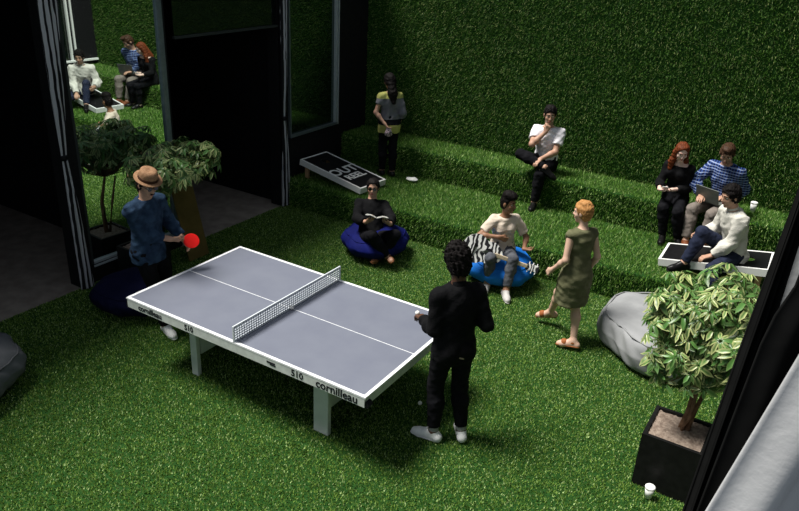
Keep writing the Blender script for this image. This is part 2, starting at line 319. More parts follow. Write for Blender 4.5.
class Person:
    def __init__(s, pelvis, face, h=1.75, up=(0, 0, 1), up2=None, face2=None, fem=False, head_f=None, head_u=None, base=None, label='', group=None, broad=1., neckfwd=.03):
        k = s.s = h / 1.75; s.fem = fem; s.P = v3(pelvis); u = s.u = nrmz(up); f = v3(face); f = s.f = nrmz(f - u * (f @ u)); s.l = np.cross(u, f)
        u2 = s.u2 = nrmz(up2 if up2 is not None else up); f2 = v3(face2 if face2 is not None else face); f2 = s.f2 = nrmz(f2 - u2 * (f2 @ u2)); s.l2 = np.cross(u2, f2)
        s.Wst = s.P + u * .16 * k; s.C = s.Wst + u2 * .18 * k; s.N = s.Wst + u2 * .35 * k
        s.HF = nrmz(head_f if head_f is not None else f2); hu = v3(head_u if head_u is not None else (0, 0, 1)); s.HU = nrmz(hu - s.HF * (hu @ s.HF)); s.HL = np.cross(s.HU, s.HF)
        s.Hc = s.N + u2 * .07 * k + f2 * neckfwd * k + s.HU * .12 * k
        sw = (.155 if fem else .178) * broad
        s.sh = {q: s.N - u2 * .055 * k + s.l2 * q * sw * k for q in (1, -1)}
        s.hip = {q: s.P - u * .02 * k + s.l * q * .088 * k for q in (1, -1)}
        s.base = v3(base if base is not None else (s.P[0], s.P[1], 0)); s.root = empty('person', tuple(s.base), label, 'person', group)
        s.armd = {}; s.legd = {}; s.o = s.base
    def arm(s, q, wrist, hint=(0, 0, -1), hd=None, pn=None, curl=.5):
        k = s.s; e, w = ik(s.sh[q], wrist, .285 * k, .25 * k, hint); d = nrmz(w - e); hd = d if hd is None else nrmz(hd)
        pn = v3(pn) if pn is not None else -s.f2 * 0 + s.l2 * -q; pn = nrmz(pn - hd * (pn @ hd)); s.armd[q] = (e, w, hd, pn, curl)
    def leg(s, q, ankle, toe, hint=None):
        k = s.s; kn, an = ik(s.hip[q], ankle, .43 * k, .42 * k, hint if hint is not None else s.f); s.legd[q] = (kn, an, nrmz(toe))
    # primitive sets
    def torso(s, o=0, hem=None, neck=None, kk=None):
        k = s.s; F = s.fem; sq = lambda f_, r: (f_, r)
        cl = []
        if hem is not None: cl.append((s.P + s.u * hem * k, -s.u))
        if neck is not None: cl.append((s.N + s.u2 * neck * k, s.u2))
        hw = .172 if F else .160; ww = .118 if F else .138; cw = .138 if F else .160
        pr = [cap(s.P - s.u * .03 * k, s.P + s.u * .05 * k, hw * k + o, (hw - .01) * k + o, sq=(s.f, 1.45)),
              cap(s.P + s.u * .05 * k, s.Wst + s.u2 * .02 * k, (hw - .015) * k + o, ww * k + o, sq=(s.f, 1.4)),
              cap(s.Wst, s.C, ww * k + o, cw * k + o, sq=(s.f2, 1.42)),
              cap(s.C, s.N - s.u2 * .10 * k, cw * k + o, (cw - .02) * k + o, sq=(s.f2, 1.45)),
              cap(s.sh[1] - s.l2 * .02, s.sh[-1] + s.l2 * .02, .058 * k + o, sq=None), cap(s.N - s.u2 * .03 * k, s.N - s.u2 * .1 * k, .075 * k + o, .1 * k + o)]
        if F: pr += [ell(s.C + s.u2 * .03 * k + s.f2 * .075 * k + s.l2 * q * .065 * k, (s.l2, s.f2, s.u2), (.058 * k + o, .055 * k + o, .06 * k + o)) for q in (1, -1)]
        pr += [ell(s.P - s.f * .055 * k + s.l * q * .07 * k - s.u * .04 * k, (s.l, s.f, s.u), (.085 * k + o, .08 * k + o, .09 * k + o)) for q in (1, -1)]
        if hem is not None and hem < -.05: pr.append(cap(s.P - s.u * .03 * k, s.P + s.u * (hem - .02) * k, hw * k + o, hw * k + o + .004, sq=(s.f, 1.4)))
        for p in pr: p.clip = cl
        return pr
    def armp(s, q, t=2., o=0, loose=0):
        k = s.s; e, w, *_ = s.armd[q]; S_ = s.sh[q]; g = .85 if s.fem else 1.; pr = []
        if t <= 1: pt = S_ + (e - S_) * t; cl = [(pt, nrmz(e - S_))]
        else: pt = e + (w - e) * (t - 1); cl = [(pt, nrmz(w - e))] if t < 2 or o else []
        pr.append(cap(S_, e, .054 * k * g + o, .042 * k * g + o + loose, clip=cl if t <= 1 else []))
        if t > 1:
            mid = e + (w - e) * .3; pr.append(cap(e, mid, .041 * k * g + o + loose, .042 * k * g + o + loose, clip=cl)); pr.append(cap(mid, w + (nrmz(w - e) * .03 if o else 0), .042 * k * g + o + loose, .027 * k * g + o + loose * .6, clip=cl))
        return pr
    def legp(s, q, t=2., o=0, loose=0):
        k = s.s; kn, an, toe = s.legd[q]; H = s.hip[q]; pr = []; g = 1.
        if t <= 1: pt = H + (kn - H) * t; cl = [(pt, nrmz(kn - H))]
        else: pt = kn + (an - kn) * (t - 1); cl = [(pt, nrmz(an - kn))] if o or t < 2 else []
        pr.append(cap(H, kn, .086 * k * g + o, .055 * k * g + o + loose * .5, clip=cl if t <= 1 else []))
        if t > 1:
            d = nrmz(an - kn); mid = kn + (an - kn) * .32; bk = -nrmz(toe - d * (toe @ d)) * .012
            pr.append(cap(kn, mid + bk, .054 * k * g + o + loose * .6, .056 * k * g + o + loose, clip=cl)); pr.append(cap(mid + bk, an + (d * .03 if o else 0), .056 * k * g + o + loose, .034 * k * g + o + loose, clip=cl))
        return pr
    def foot(s, q, o=0):
        k = s.s; kn, an, toe = s.legd[q]; sole = nrmz(an - kn); sole = nrmz(sole - toe * (sole @ toe)) if abs(sole @ toe) < .9 else v3((0, 0, -1))
        heel = an - toe * .045 * k + sole * .045 * k; ball = an + toe * .125 * k + sole * .052 * k; tip = an + toe * .165 * k + sole * .055 * k
        return [cap(an, heel, .036 * k + o * .6, .033 * k + o), cap(an, ball, .038 * k + o, .030 * k + o), cap(ball, tip, .036 * k + o, .030 * k + o), cap(heel, ball, .034 * k + o, .036 * k + o)]
    def hand(s, q):
        e, w, d, n, c = s.armd[q]; k = s.s * (.92 if s.fem else 1); t = np.cross(d, n) * (1 if q == -1 else -1); pr = [cap(w, w + d * .02, .025 * k, .027 * k, sq=(n, 1.4))]
        for off, ln in ((.031, .070), (.011, .080), (-.010, .074), (-.029, .058)):
            b = w + d * .088 * k + t * off * k; pr.append(cap(w + d * .015 * k + t * off * .6 * k, b, .015 * k, .013 * k, k=.012)); a = 0; p = b
            for j, fr in enumerate((.45, .3, .25)):
                a += c * (.75, .8, .5)[j]; dd = d * math.cos(a) + n * math.sin(a); p2 = p + dd * ln * fr * 1.0 * k; pr.append(cap(p, p2, .0098 * k - j * .0008, .0090 * k - j * .0008, k=.004)); p = p2
        a = w + d * .022 * k + t * .022 * k; b = w + d * .055 * k + t * .048 * k + n * .012 * k; c2 = b + (d * .7 + t * .35 * (1 - c) + n * .5 * c) * .032 * k; c3 = c2 + (d * .8 + n * .6 * c - t * .2 * c) * .026 * k
        pr += [cap(a, b, .015 * k, .012 * k, k=.012), cap(b, c2, .012 * k, .0105 * k, k=.005), cap(c2, c3, .0105 * k, .009 * k, k=.005)]
        return pr
    def hp(s, F=0, L=0, U=0): return s.Hc + (s.HF * F + s.HL * L + s.HU * U) * s.s
    def head(s):
        k = s.s; ax = (s.HL, s.HF, s.HU); g = .95 if s.fem else 1
        pr = [cap(s.N - s.u2 * .04 * k, s.hp(-.02, 0, -.05), (.05 if s.fem else .06) * k, (.047 if s.fem else .057) * k, k=.025),
              ell(s.hp(-.012, 0, .032), ax, (.076 * k, .096 * k, .088 * k)), ell(s.hp(.022, 0, -.03), ax, (.060 * k * g, .070 * k, .086 * k), k=.02),
              ell(s.hp(.062, 0, -.098), ax, (.026 * k, .024 * k, .02 * k), k=.02)]
        pr += [ell(s.hp(.088, q * .033, .012), ax, (.019 * k, .014 * k, .012 * k), sub=True, k=.012) for q in (1, -1)]
        pr += [cap(s.hp(.083, .012, .034), s.hp(.072, .045, .032), .010 * k, k=.012), cap(s.hp(.083, -.012, .034), s.hp(.072, -.045, .032), .010 * k, k=.012)]
        pr += [cap(s.hp(.088, 0, .018), s.hp(.108, 0, -.022), .008 * k, .013 * k, k=.010)]
        pr += [ell(s.hp(.098, q * .012, -.027), ax, (.009 * k, .010 * k, .008 * k), k=.006) for q in (1, -1)]
        pr += [ell(s.hp(.055, q * .040, -.025), ax, (.024 * k, .022 * k, .024 * k), k=.015) for q in (1, -1)]
        pr += [ell(s.hp(-.008, q * .080, .0), ax, (.010 * k, .020 * k, .032 * k), k=.008) for q in (1, -1)]
        pr += [ell(s.hp(.086, 0, -.058), ax, (.026 * k, .010 * k, .014 * k), k=.01)]
        return pr
    def body(s, col):
        pr = s.torso() + s.armp(1) + s.armp(-1) + s.legp(1) + s.legp(-1) + s.foot(1) + s.foot(-1) + s.head() + s.hand(1) + s.hand(-1)
        s.add('body', pr, col, h=.0075, k=.028); ax = (s.HL, s.HF, s.HU); k = s.s; r_ = s.root
        return s
    def face(s, lip, brow, eyes=True):
        ax = (s.HL, s.HF, s.HU); k = s.s
        s.add('lips', [ell(s.hp(.0955, 0, -.053), ax, (.021 * k, .006, .0055 * k)), ell(s.hp(.095, 0, -.062), ax, (.018 * k, .006, .0055 * k))], lip, h=.003, k=.003)
        if eyes:
            for q in (1, -1):
                s.add('eye', [ell(s.hp(.070, q * .032, .012), ax, (.014 * k, .012 * k, .010 * k))], mat('eye_white', (.7, .68, .65), .3), h=.003, k=.003)
                s.add('iris', [ell(s.hp(.081, q * .032, .012), ax, (.006 * k, .003, .006 * k))], mat('iris', (.02, .012, .008), .2), h=.0018, k=.001)
        for q in (1, -1): s.add('eyebrow', [cap(s.hp(.092, q * .016, .037), s.hp(.080, q * .048, .038), .0055, .0035)], brow, h=.003, k=.003)
    def add(s, name, pr, m, h=.009, k=.03, noise=None): return sdf_mesh(name, pr, h, k, noise, m, s.root, s.o)
    def shoes(s, m, o=.006, h=.007, name='shoe', sole=None):
        for q in (1, -1):
            pr = s.foot(q, o); kn, an, toe = s.legd[q]; d = nrmz(kn - an); sl = -d; sl = nrmz(sl - toe * (sl @ toe)); fp = s.foot(q, o + .001)[3]; pt = fp.a + sl * (.018 + o)
            for p in pr: p.clip = [(an + d * .035, d)]
            sh_ = s.add(name, pr, m, h=h, k=.02); so = sdf_mesh('sole', [cap(fp.a, fp.b, fp.ra + .004, fp.rb + .004, clip=[(pt, -sl), (pt + sl * .016, sl)]), cap(fp.b, fp.b + toe * .05, fp.rb + .004, fp.rb - .004, clip=[(pt, -sl), (pt + sl * .016, sl)])], .005, .01, None, sole or m, sh_, s.o)
    def hair(s, m, o=.012, cut=(.045, .9, -.55), amp=.004, wl=.03, extra=(), k_=.02, top=0., seed=1):
        ax = (s.HL, s.HF, s.HU); k = s.s; nn = nrmz(s.HF * cut[1] + s.HU * cut[2]); pt = s.hp(cut[0], 0, .02)
        pr = [ell(s.hp(-.014, 0, .034 + top / 2), ax, (.078 * k + o, .098 * k + o, .09 * k + o + top / 2), clip=[(pt, nn)]), ell(s.hp(-.035, 0, -.015), ax, (.068 * k + o, .066 * k + o, .07 * k + o), clip=[(pt, nn)])]
        return s.add('hair', pr + list(extra), m, h=.007, k=k_, noise=(amp, wl, seed))
def rotz(v, a): c, s_ = math.cos(a), math.sin(a); return v3((v[0] * c - v[1] * s_, v[0] * s_ + v[1] * c, v[2]))
# ------------------------------------------------------------------ table tennis table
TOP = mat('table_top_grey', (.150, .162, .210), .5, (.165, .178, .225), 4, spec=.4); LINE = mat('line_white', (.75, .76, .78), .5); STEEL = mat('table_steel', (.52, .58, .54), .45, (.58, .64, .60), 8)
APR = mat('apron_grey', (.55, .58, .55), .5); INK = mat('ink', (.01, .01, .012), .6)
tt = empty('table_tennis_table', (0, 0, 0), 'outdoor table tennis table with grey top, white edges and a steel net', 'table tennis table')
MB().box((0, 0, .745), (2.74, 1.525, .024)).build('tabletop', TOP, tt)
MB().box((0, .7525, .7585), (2.74, .02, .003)).box((0, -.7525, .7585), (2.74, .02, .003)).box((1.36, 0, .7585), (.02, 1.485, .003)).box((-1.36, 0, .7585), (.02, 1.485, .003)).box((0, 0, .7580), (2.70, .006, .003)).build('court_lines', LINE, tt)
MB().box((0, .767, .752), (2.76, .010, .016)).box((0, -.767, .752), (2.76, .010, .016)).box((1.375, 0, .752), (.010, 1.53, .016)).box((-1.375, 0, .752), (.010, 1.53, .016)).build('edge_rim', LINE, tt)
MB().box((0, -.762, .702), (2.74, .016, .082)).box((0, .762, .702), (2.74, .016, .082)).box((1.362, 0, .702), (.016, 1.508, .082)).box((-1.362, 0, .702), (.016, 1.508, .082)).build('apron', APR, tt)
for sx in (-1, 1):
    for sy in (-1, 1):
        MB().box((0, 0, .33), (.16 if sx > 0 else .085, .05, .66), bev=.008).build('leg', STEEL, tt, loc=(sx * .77, sy * .52, 0))
    MB().box((sx * .77, 0, .42), (.05, .95, .42), bev=.01).box((sx * .77, 0, .64), (.12, 1.4, .05)).build('leg_panel', STEEL, tt)
MB().box((0, .45, .64), (2.4, .05, .05)).box((0, -.45, .64), (2.4, .05, .05)).build('under_frame', STEEL, tt)
for sx in (-1, 1):
    MB().bar((sx * 1.375, -.76, .68), (sx * 1.375, -.70, .68), .03, n=12).build('corner_cap', INK, tt)
net = MB()
for y_ in np.arange(-.755, .7551, .0302):
    net.box((0, y_, .836), (.006, .009, .14))
for i, z_ in enumerate(np.arange(.775, .905, .0235)): net.box((0, 0, z_), (.006, 1.52, .009))
net.box((0, 0, .909), (.012, 1.54, .012)).box((0, .765, .835), (.014, .014, .155)).box((0, -.765, .835), (.014, .014, .155)).box((0, 0, .765), (.012, 1.53, .010))
net.build('net', mat('net_steel', (.62, .66, .7), .4, (.68, .72, .75)), tt)
fr = lambda x, z, s_=1: Matrix.Translation((x, -.7665, z)) @ Matrix.Rotation(math.pi / 2, 4, 'X') @ Matrix.Scale(s_, 4)
text_mesh('cornilleau', .105, Matrix.Translation((1.10, -.7715, .703)) @ Matrix.Rotation(math.pi / 2, 4, 'X'), 'lettering', INK, tt, bold=.0015)
text_mesh('510', .085, Matrix.Translation((.70, -.7715, .703)) @ Matrix.Rotation(math.pi / 2, 4, 'X'), 'lettering', INK, tt, bold=.001)
text_mesh('cornilleau', .08, Matrix.Translation((-1.06, -.7715, .703)) @ Matrix.Rotation(math.pi / 2, 4, 'X'), 'lettering', INK, tt, bold=.0015)
text_mesh('510', .075, Matrix.Translation((-.55, -.7715, .703)) @ Matrix.Rotation(math.pi / 2, 4, 'X'), 'lettering', INK, tt, bold=.001)
MB().box((.42, -.7715, .712), (.09, .004, .014)).box((.44, -.7715, .695), (.06, .004, .010)).build('emblem', INK, tt)
BALL = mat('ball_white', (.85, .83, .78), .4)
def ball(p, label):
    bm = MB(); bmesh.ops.create_icosphere(bm.bm, subdivisions=3, radius=.02); o = bm.build('table_tennis_ball', BALL, None, True, p); tag(o, label, 'ball', 'table tennis balls')
ball(W(420, 403, z=.045), 'white ball lying on the grass beside the table end')
ball(W(291.7, 307.5, z=.782), 'white ball resting on the table top beside the net')
# ------------------------------------------------------------------ bean bags
def beanbag(name, c, r, hgt, m, label, rz=0, front=1., seed=0, group='bean bags', exp=2.6, seam=True, top=.6):
    bm = bmesh.new(); bmesh.ops.create_icosphere(bm, subdivisions=5, radius=1); rg = np.random.default_rng(seed); ph = rg.random(8) * 6
    for v in bm.verts:
        d = v.co.normalized(); a = math.atan2(d.y, d.x); cz = d.z
        rr = (1 - abs(cz)**exp)**(1 / exp) if abs(cz) < 1 else 0
        rad = r * (1 + .05 * math.sin(3 * a + ph[0]) + .03 * math.sin(7 * a + ph[1]) + .012 * math.sin(19 * a + 6 * cz + ph[2]))
        x, y = math.cos(a) * rr * rad, math.sin(a) * rr * rad * front
        z = hgt / 2 + hgt / 2 * cz * (1 if cz < 0 else 1 - (1 - top) * (.5 - .5 * math.cos(a)) * .6) + .008 * math.sin(9 * a + 5 * cz + ph[3]) * rr
        k = 1 - (.12 if exp < 5 else .05) * max(cz, 0) - .05 * max(-cz, 0); v.co = Vector((x * k, y * k, max(z, 0)))
    me = bpy.data.meshes.new(name); bm.to_mesh(me); bm.free()
    root = empty(name, c, label, 'bean bag', group, rz); link('cover', me, m, root, True)
    if seam:
        pts = []
        for i in range(49):
            a = 2 * math.pi * i / 48; rad = r * (1 + .05 * math.sin(3 * a + ph[0]) + .03 * math.sin(7 * a + ph[1]) + .012 * math.sin(19 * a + 3 + ph[2])); cz = .5 if exp < 5 else .86; rr = (1 - cz**exp)**(1 / exp) * (1 if exp < 5 else 1.045)
            z = hgt / 2 + hgt / 2 * cz * (1 - (1 - top) * (.5 - .5 * math.cos(a)) * .6) + .008 * math.sin(9 * a + 2.5 + ph[3]) * rr
            pts.append(Vector((math.cos(a) * rr * rad * .945, math.sin(a) * rr * rad * front * .945, z)))
        MB().tube(pts, .008, 6).build('piping', m, root, True)
    return root
GREYF = mat('grey_fabric', (.25, .255, .265), .85, (.31, .315, .325), 5, .25, 9)
GREYD = mat('dark_grey_fabric', (.10, .105, .115), .85, (.13, .135, .145), 5, .25, 9)
beanbag('bean_bag', (2.96, 2.76, .01), .74, .40, GREYF, 'light grey bean bag on the grass behind the potted tree', rz=math.radians(150), seed=3, top=.95, exp=6.5)
beanbag('bean_bag', (-2.30, -2.02, .01), .60, .42, GREYD, 'dark grey bean bag on the grass at the far left edge', rz=.5, seed=5, top=.8, exp=3.4)
NAVY = mat('navy_fabric', (.003, .004, .022), .9, (.005, .006, .032), 5, .3, 12)
beanbag('bean_bag', (-2.31, .04, .01), .45, .40, NAVY, 'navy bean bag on the grass behind the man in the straw hat', rz=2., seed=8, exp=2.6)
BLUE = mat('blue_fabric', (.008, .13, .52), .7, (.012, .17, .62), 5, .3, 12); DBLUE = mat('deep_blue_fabric', (.004, .006, .07), .8, (.006, .010, .12), 5, .3, 12)
BB1 = W(500, 262, z=.25); beanbag('bean_bag', (BB1.x, BB1.y, .01), .46, .42, BLUE, 'bright blue round bean bag under the guitar player', rz=0, seed=1, exp=2.3, top=.9)
BB2 = W(375, 240, z=.2); beanbag('bean_bag', (BB2.x, BB2.y, .01), .46, .40, DBLUE, 'deep blue bean bag under the man with sunglasses', rz=1, seed=2, exp=2.3, top=.9)
# ------------------------------------------------------------------ toss game boards
BT = mat('board_black', (.008, .008, .009), .35, (.012, .012, .013)); PLY = mat('plywood', (.42, .25, .13), .7, (.5, .32, .18), 12)
def board(a, zb, ang, pitch, label, flip, Lg=1.24, Wd=.62, legs=True, words=True):
    """local: x from low front (0) to raised rear (Lg), y across, z up (top face at 0)"""
    root = empty('toss_game_board', (a[0], a[1], zb), label, 'game board', 'cornhole boards on the lower step'); root.rotation_euler = Euler((0, -pitch, ang)); th = .09; b = .03
    bm = MB(); bm.box((Lg / 2, b / 2, -th / 2), (Lg, b, th)).box((Lg / 2, Wd - b / 2, -th / 2), (Lg, b, th)).box((b / 2, Wd / 2, -th / 2), (b, Wd - 2 * b, th)).box((Lg - b / 2, Wd / 2, -th / 2), (b, Wd - 2 * b, th)); bm.build('box_frame', WHITE, root)
    bm = bmesh.new(); o_ = [bm.verts.new(p) for p in ((b, b, 0), (Lg - b, b, 0), (Lg - b, Wd - b, 0), (b, Wd - b, 0))]
    c_ = [bm.verts.new((Lg - .26 + .076 * math.cos(t), Wd / 2 + .076 * math.sin(t), 0)) for t in [2 * math.pi * i / 28 for i in range(28)]]
    es = [bm.edges.new((o_[i], o_[(i + 1) % 4])) for i in range(4)] + [bm.edges.new((c_[i], c_[(i + 1) % 28])) for i in range(28)]
    bmesh.ops.triangle_fill(bm, edges=es, use_beauty=True); r = bmesh.ops.extrude_face_region(bm, geom=bm.faces[:])
    bmesh.ops.translate(bm, vec=(0, 0, -.014), verts=[g for g in r['geom'] if isinstance(g, bmesh.types.BMVert)]); bmesh.ops.recalc_face_normals(bm, faces=bm.faces)
    me = bpy.data.meshes.new('top'); bm.to_mesh(me); bm.free(); link('playing_surface', me, BT, root, loc=(0, 0, -.002))
    bm = MB()
    for i in range(28):
        t0, t1 = 2 * math.pi * i / 28, 2 * math.pi * (i + 1) / 28; bm.bar((Lg - .26 + .078 * math.cos(t0), Wd / 2 + .078 * math.sin(t0), 0), (Lg - .26 + .078 * math.cos(t1), Wd / 2 + .078 * math.sin(t1), 0), .003, n=6)
    bm.build('hole_rim', mat('rim_grey', (.05, .05, .05), .4), root)
    if legs:
        for y_ in (b + .03, Wd - b - .03):
            zt = -th * .3; q = Matrix.Rotation(pitch, 4, 'Y'); drop = (zb + math.sin(pitch) * (Lg - .1)) - T1 - .035
            MB().box((0, 0, -drop / 2), (.07, .035, drop), bev=.004).xf(Matrix.Translation((Lg - .10, y_, -.025)) @ q).build('leg', PLY, root)
    if words:
        R_ = Matrix.Rotation(-math.pi / 2 if flip else math.pi / 2, 4, 'Z')
        text_mesh('OUTI', .27, Matrix.Translation((.58, Wd / 2, .002)) @ R_, 'lettering', WHITE, root, bold=.006)
        text_mesh('REEL', .20, Matrix.Translation((.36, Wd / 2, .002)) @ R_, 'lettering', WHITE, root, bold=.005)
    return root
bl = board((-1.80, 4.42, 0), .52, math.radians(176), .155, 'white edged black toss board with white lettering beside the window', True)
board((2.46, 4.04, 0), .51, math.radians(2), .15, 'white edged black toss board under the man in the cream jacket', False, legs=True, words=False)
bz = W(311, 152, z=.70)
# ------------------------------------------------------------------ potted trees
LEAF = attr_mat('variegated_leaf', .35, .2, .45); BARK = mat('bark', (.16, .09, .05), .9, (.28, .17, .10), 18, .8, 30); SOIL = mat('soil', (.20, .15, .12), 1, (.34, .27, .22), 30, 1, 40)
def leafmesh(cl, seed, lsz, dark=1.):
    rg = np.random.default_rng(seed); V = []; F = []; C = []
    for (c, n) in cl:
        c, n = v3(c), nrmz(n); a = nrmz(np.cross(n, v3((.3, .2, .9)))); b = np.cross(n, a); k = rg.integers(6, 9); ph = rg.random() * 6; L0 = lsz * (.75 + .5 * rg.random()); q = rg.random()
        for j in range(k):
            t = ph + 2 * np.pi * j / k; d = a * math.cos(t) + b * math.sin(t); s_ = np.cross(n, d); L = L0 * (.8 + .4 * rg.random()); w = L * .17; dr = .25 + .35 * rg.random()
            p = [c + d * .01, c + d * L * .3 + s_ * w * .8 + n * .012, c + d * L * .3 - s_ * w * .8 + n * .012, c + d * L * .65 + s_ * w - n * L * dr * .35, c + d * L * .65 - s_ * w - n * L * dr * .35, c + d * L - n * L * dr,
                 c + d * L * .3 + n * .004, c + d * L * .65 - n * (L * dr * .35 + .008)]
            o = len(V); V += p; F += [(o, o + 6, o + 1, o + 1), (o, o + 2, o + 6, o + 6), (o + 1, o + 6, o + 7, o + 3), (o + 6, o + 2, o + 4, o + 7), (o + 3, o + 7, o + 5, o + 5), (o + 7, o + 4, o + 5, o + 5)]
            g = v3((.06, .17, .035)) * (.6 + .8 * rg.random()); cr_ = v3((.66, .68, .30)) * (.7 + .5 * rg.random()); mixv = .85 if rg.random() < .38 + .2 * q else .12
            e = g * (1 - mixv) + cr_ * mixv; C += [g, e, e * .9, e, e * .95, e, g, g]
    F3 = []
    for f in F: F3 += [(f[0], f[1], f[2])] + ([(f[0], f[2], f[3])] if f[2] != f[3] else [])
    me = mesh_np('foliage', np.array(V), np.array(F3)); at_ = me.color_attributes.new('col', 'FLOAT_COLOR', 'POINT'); C = np.array(C) * dark
    at_.data.foreach_set('color', np.concatenate([C, np.ones((len(C), 1))], 1).astype(np.float32).ravel()); return me
def tree(base, rz, pw, ph, soil_z, trunk, crown, nclu, lsz, seed, label, taper=1.):
    root = empty('potted_tree', base, label, 'potted tree', None, rz); h = pw / 2
    bm = MB()
    t = .03
    for sx, sy in ((1, 0), (-1, 0), (0, 1), (0, -1)):
        bm.box((sx * (h - t / 2), sy * (h - t / 2), ph / 2), (t if sx else pw - 2 * t, t if sy else pw, ph))
    bm.box((0, 0, .03), (pw - .02, pw - .02, .06)).build('planter', mat('planter_black', (.008, .008, .008), .4, (.012, .012, .012)), root)
    g = bmesh.new(); bmesh.ops.create_grid(g, x_segments=24, y_segments=24, size=h - t - .001); rg = random.Random(seed)
    for v in g.verts: v.co.z = soil_z + rg.random() * .018
    me = bpy.data.meshes.new('soil'); g.to_mesh(me); g.free(); link('soil', me, SOIL, root, True)
    for k_, (pts, rad) in enumerate(trunk): MB().tube(pts, rad, 10).build('trunk', BARK, root, True)
    rg = np.random.default_rng(seed); cl = []; bm = MB()
    (cx, cy, cz), (rx, ry, rzz) = crown
    while len(cl) < nclu:
        d = nrmz(rg.normal(size=3)); u_ = rg.random()**.38; lump = 1 + .16 * math.sin(5 * d[0] + 3 * d[2] + seed) + .12 * math.sin(7 * d[1] + 2 + seed); p = v3((cx + rx * d[0] * u_ * lump, cy + ry * d[1] * u_ * lump, cz + rzz * d[2] * u_ * lump))
        if d[2] < -.75 and u_ > .6: continue
        cl.append((p, d * .7 + v3((0, 0, .8)) + rg.normal(size=3) * .25))
        if len(cl) % 5 == 0:
            s0 = Vector(trunk[0][0][-1]); m_ = (s0 + Vector(p)) / 2 + Vector((0, 0, -.06)); bm.tube([s0, m_, Vector(p)], [.011, .007, .003], 5)
    bm.build('branches', BARK, root, True); link('foliage', leafmesh(cl, seed, lsz), LEAF, root); return root
tree((3.47, .67, 0), math.radians(0), .47, .50, .47, [([(0.0, .05, .38), (.03, .10, .62), (.03, .16, .85), (.02, .2, 1.1)], [.034, .028, .022, .012]), ([(.04, .04, .38), (.07, .1, .65), (.13, .2, .95)], [.026, .02, .01]), ([(-.01, .02, .38), (.05, .05, .6), (.06, .05, .88)], [.022, .016, .01])],
     ((.02, .22, 1.30), (.50, .48, .47)), 800, .092, 4, 'potted tree with cream-edged leaves in a black square planter, front right')
tree((-2.86, .64, 0), 0, .44, .42, .39, [([(0, 0, .38), (.02, .0, .8), (.05, .1, 1.1)], [.028, .022, .014]), ([(-.02, .03, .38), (-.05, .1, .8), (-.02, .2, 1.1)], [.02, .016, .01])],
     ((.26, .33, 1.40), (.42, .62, .27)), 420, .098, 9, 'potted tree with cream-edged leaves by the mirrored glass on the left')
# leaning board beside it
PL = W(193, 225, x=-2.8)
q0 = MB().box((0, 0, .5), (.022, .34, 1.0), bev=.003).xf(Matrix.Translation((-2.74, 1.40, .012)) @ Matrix.Rotation(math.radians(-14), 4, 'Y')); o = q0.build('leaning_board', mat('olive_plank', (.10, .075, .022), .7, (.14, .10, .03), 6))
tag(o, 'olive brown board leaning on the glass front behind the left tree', 'board')
# ------------------------------------------------------------------ curtains
def curtain(name, y0, wtop, ytie, wtie, ztie, wbot, label, m, x0=FX + .06, ztop=3.44, ybot=None, group='tied curtains'):
    root = empty(name, (x0, y0, 0), label, 'curtain', group); ybot = y0 if ybot is None else ybot
    V = []; F = []; nz, ns = 60, 72
    for i in range(nz + 1):
        z = .02 + (ztop - .02) * i / nz
        if z > ztie: t = (z - ztie) / (ztop - ztie); e = t**.8; w = wtie + (wtop - wtie) * e; yc = ytie + (y0 - ytie) * e
        else: t = (ztie - z) / ztie; e = min(1, t**.7); w = wtie + (wbot - wtie) * e; yc = ytie + (ybot - ytie) * e
        dep = .035 * (.35 + .65 * min(1, abs(z - ztie) / .5))
        for j in range(ns):
            a = 2 * math.pi * j / ns; fold = 1 + .28 * math.sin(9 * a + .4 * math.sin(z * 2)) * min(1, .3 + abs(z - ztie)); V.append((dep * math.sin(a) * fold * 1.1, yc - y0 + w / 2 * math.cos(a) * (1 + .06 * math.sin(5 * a)), z))
    for i in range(nz):
        for j in range(ns): F.append((i * ns + j, i * ns + (j + 1) % ns, (i + 1) * ns + (j + 1) % ns, (i + 1) * ns + j))
    link('drape', mesh_np('drape', V, F), m, root, True)
    MB().lathe([(wtie / 2 + .004, -.03), (wtie / 2 + .014, -.01), (wtie / 2 + .014, .01), (wtie / 2 + .004, .03)], (0, ytie - y0, ztie), 24, sx=.7).build('tieback', BLACK, root, True); return root
CUR = wave_mat('curtain_cloth', (.012, .012, .014), (.42, .42, .45), 5.2, .9, direction='Y', dist=1.2)
curtain('curtain', .0, .24, -.06, .06, 1.62, .17, 'dark grey curtain tied in the middle, left of the mirrored glass', CUR, ybot=-.0)
curtain('curtain', 3.62, .16, 3.60, .07, 1.40, .20, 'dark grey curtain tied in the middle, beside the far window', CUR)
# near drapes right of the viewpoint, hanging from the facade behind
def drape(name, poly_rows, ref, m, label, depth=.05, nf=9, ztop=5.2):
    """rows: (z, left offset, right offset) along the horizontal axis RV from ref"""
    RV = Vector((GF.y, -GF.x, 0)); root = empty(name, (ref.x, ref.y, 0), label, 'drape', None); V = []; F = []; ns = 90; rows = poly_rows
    for (z, a, b) in rows:
        for j in range(ns):
            t = j / (ns - 1); s_ = a + (b - a) * t; dd = depth * math.sin(t * nf * 2 * math.pi + z * .5) * (.7 + .3 * math.sin(t * 7)); p = RV * s_ + GF * dd; V.append((p.x, p.y, z))
    for i in range(len(rows) - 1):
        for j in range(ns - 1): F.append((i * ns + j, i * ns + j + 1, (i + 1) * ns + j + 1, (i + 1) * ns + j))
    o = link('cloth', mesh_np('cloth', V, F), m, root, True); md = o.modifiers.new('thick', 'SOLIDIFY'); md.thickness = .006
    MB().bar(RV * (rows[-1][1] - .05) + Vector((0, 0, ztop + .02)), RV * (rows[-1][2] + .05) + Vector((0, 0, ztop + .02)), .015).build('rod', BLACK, root); return root
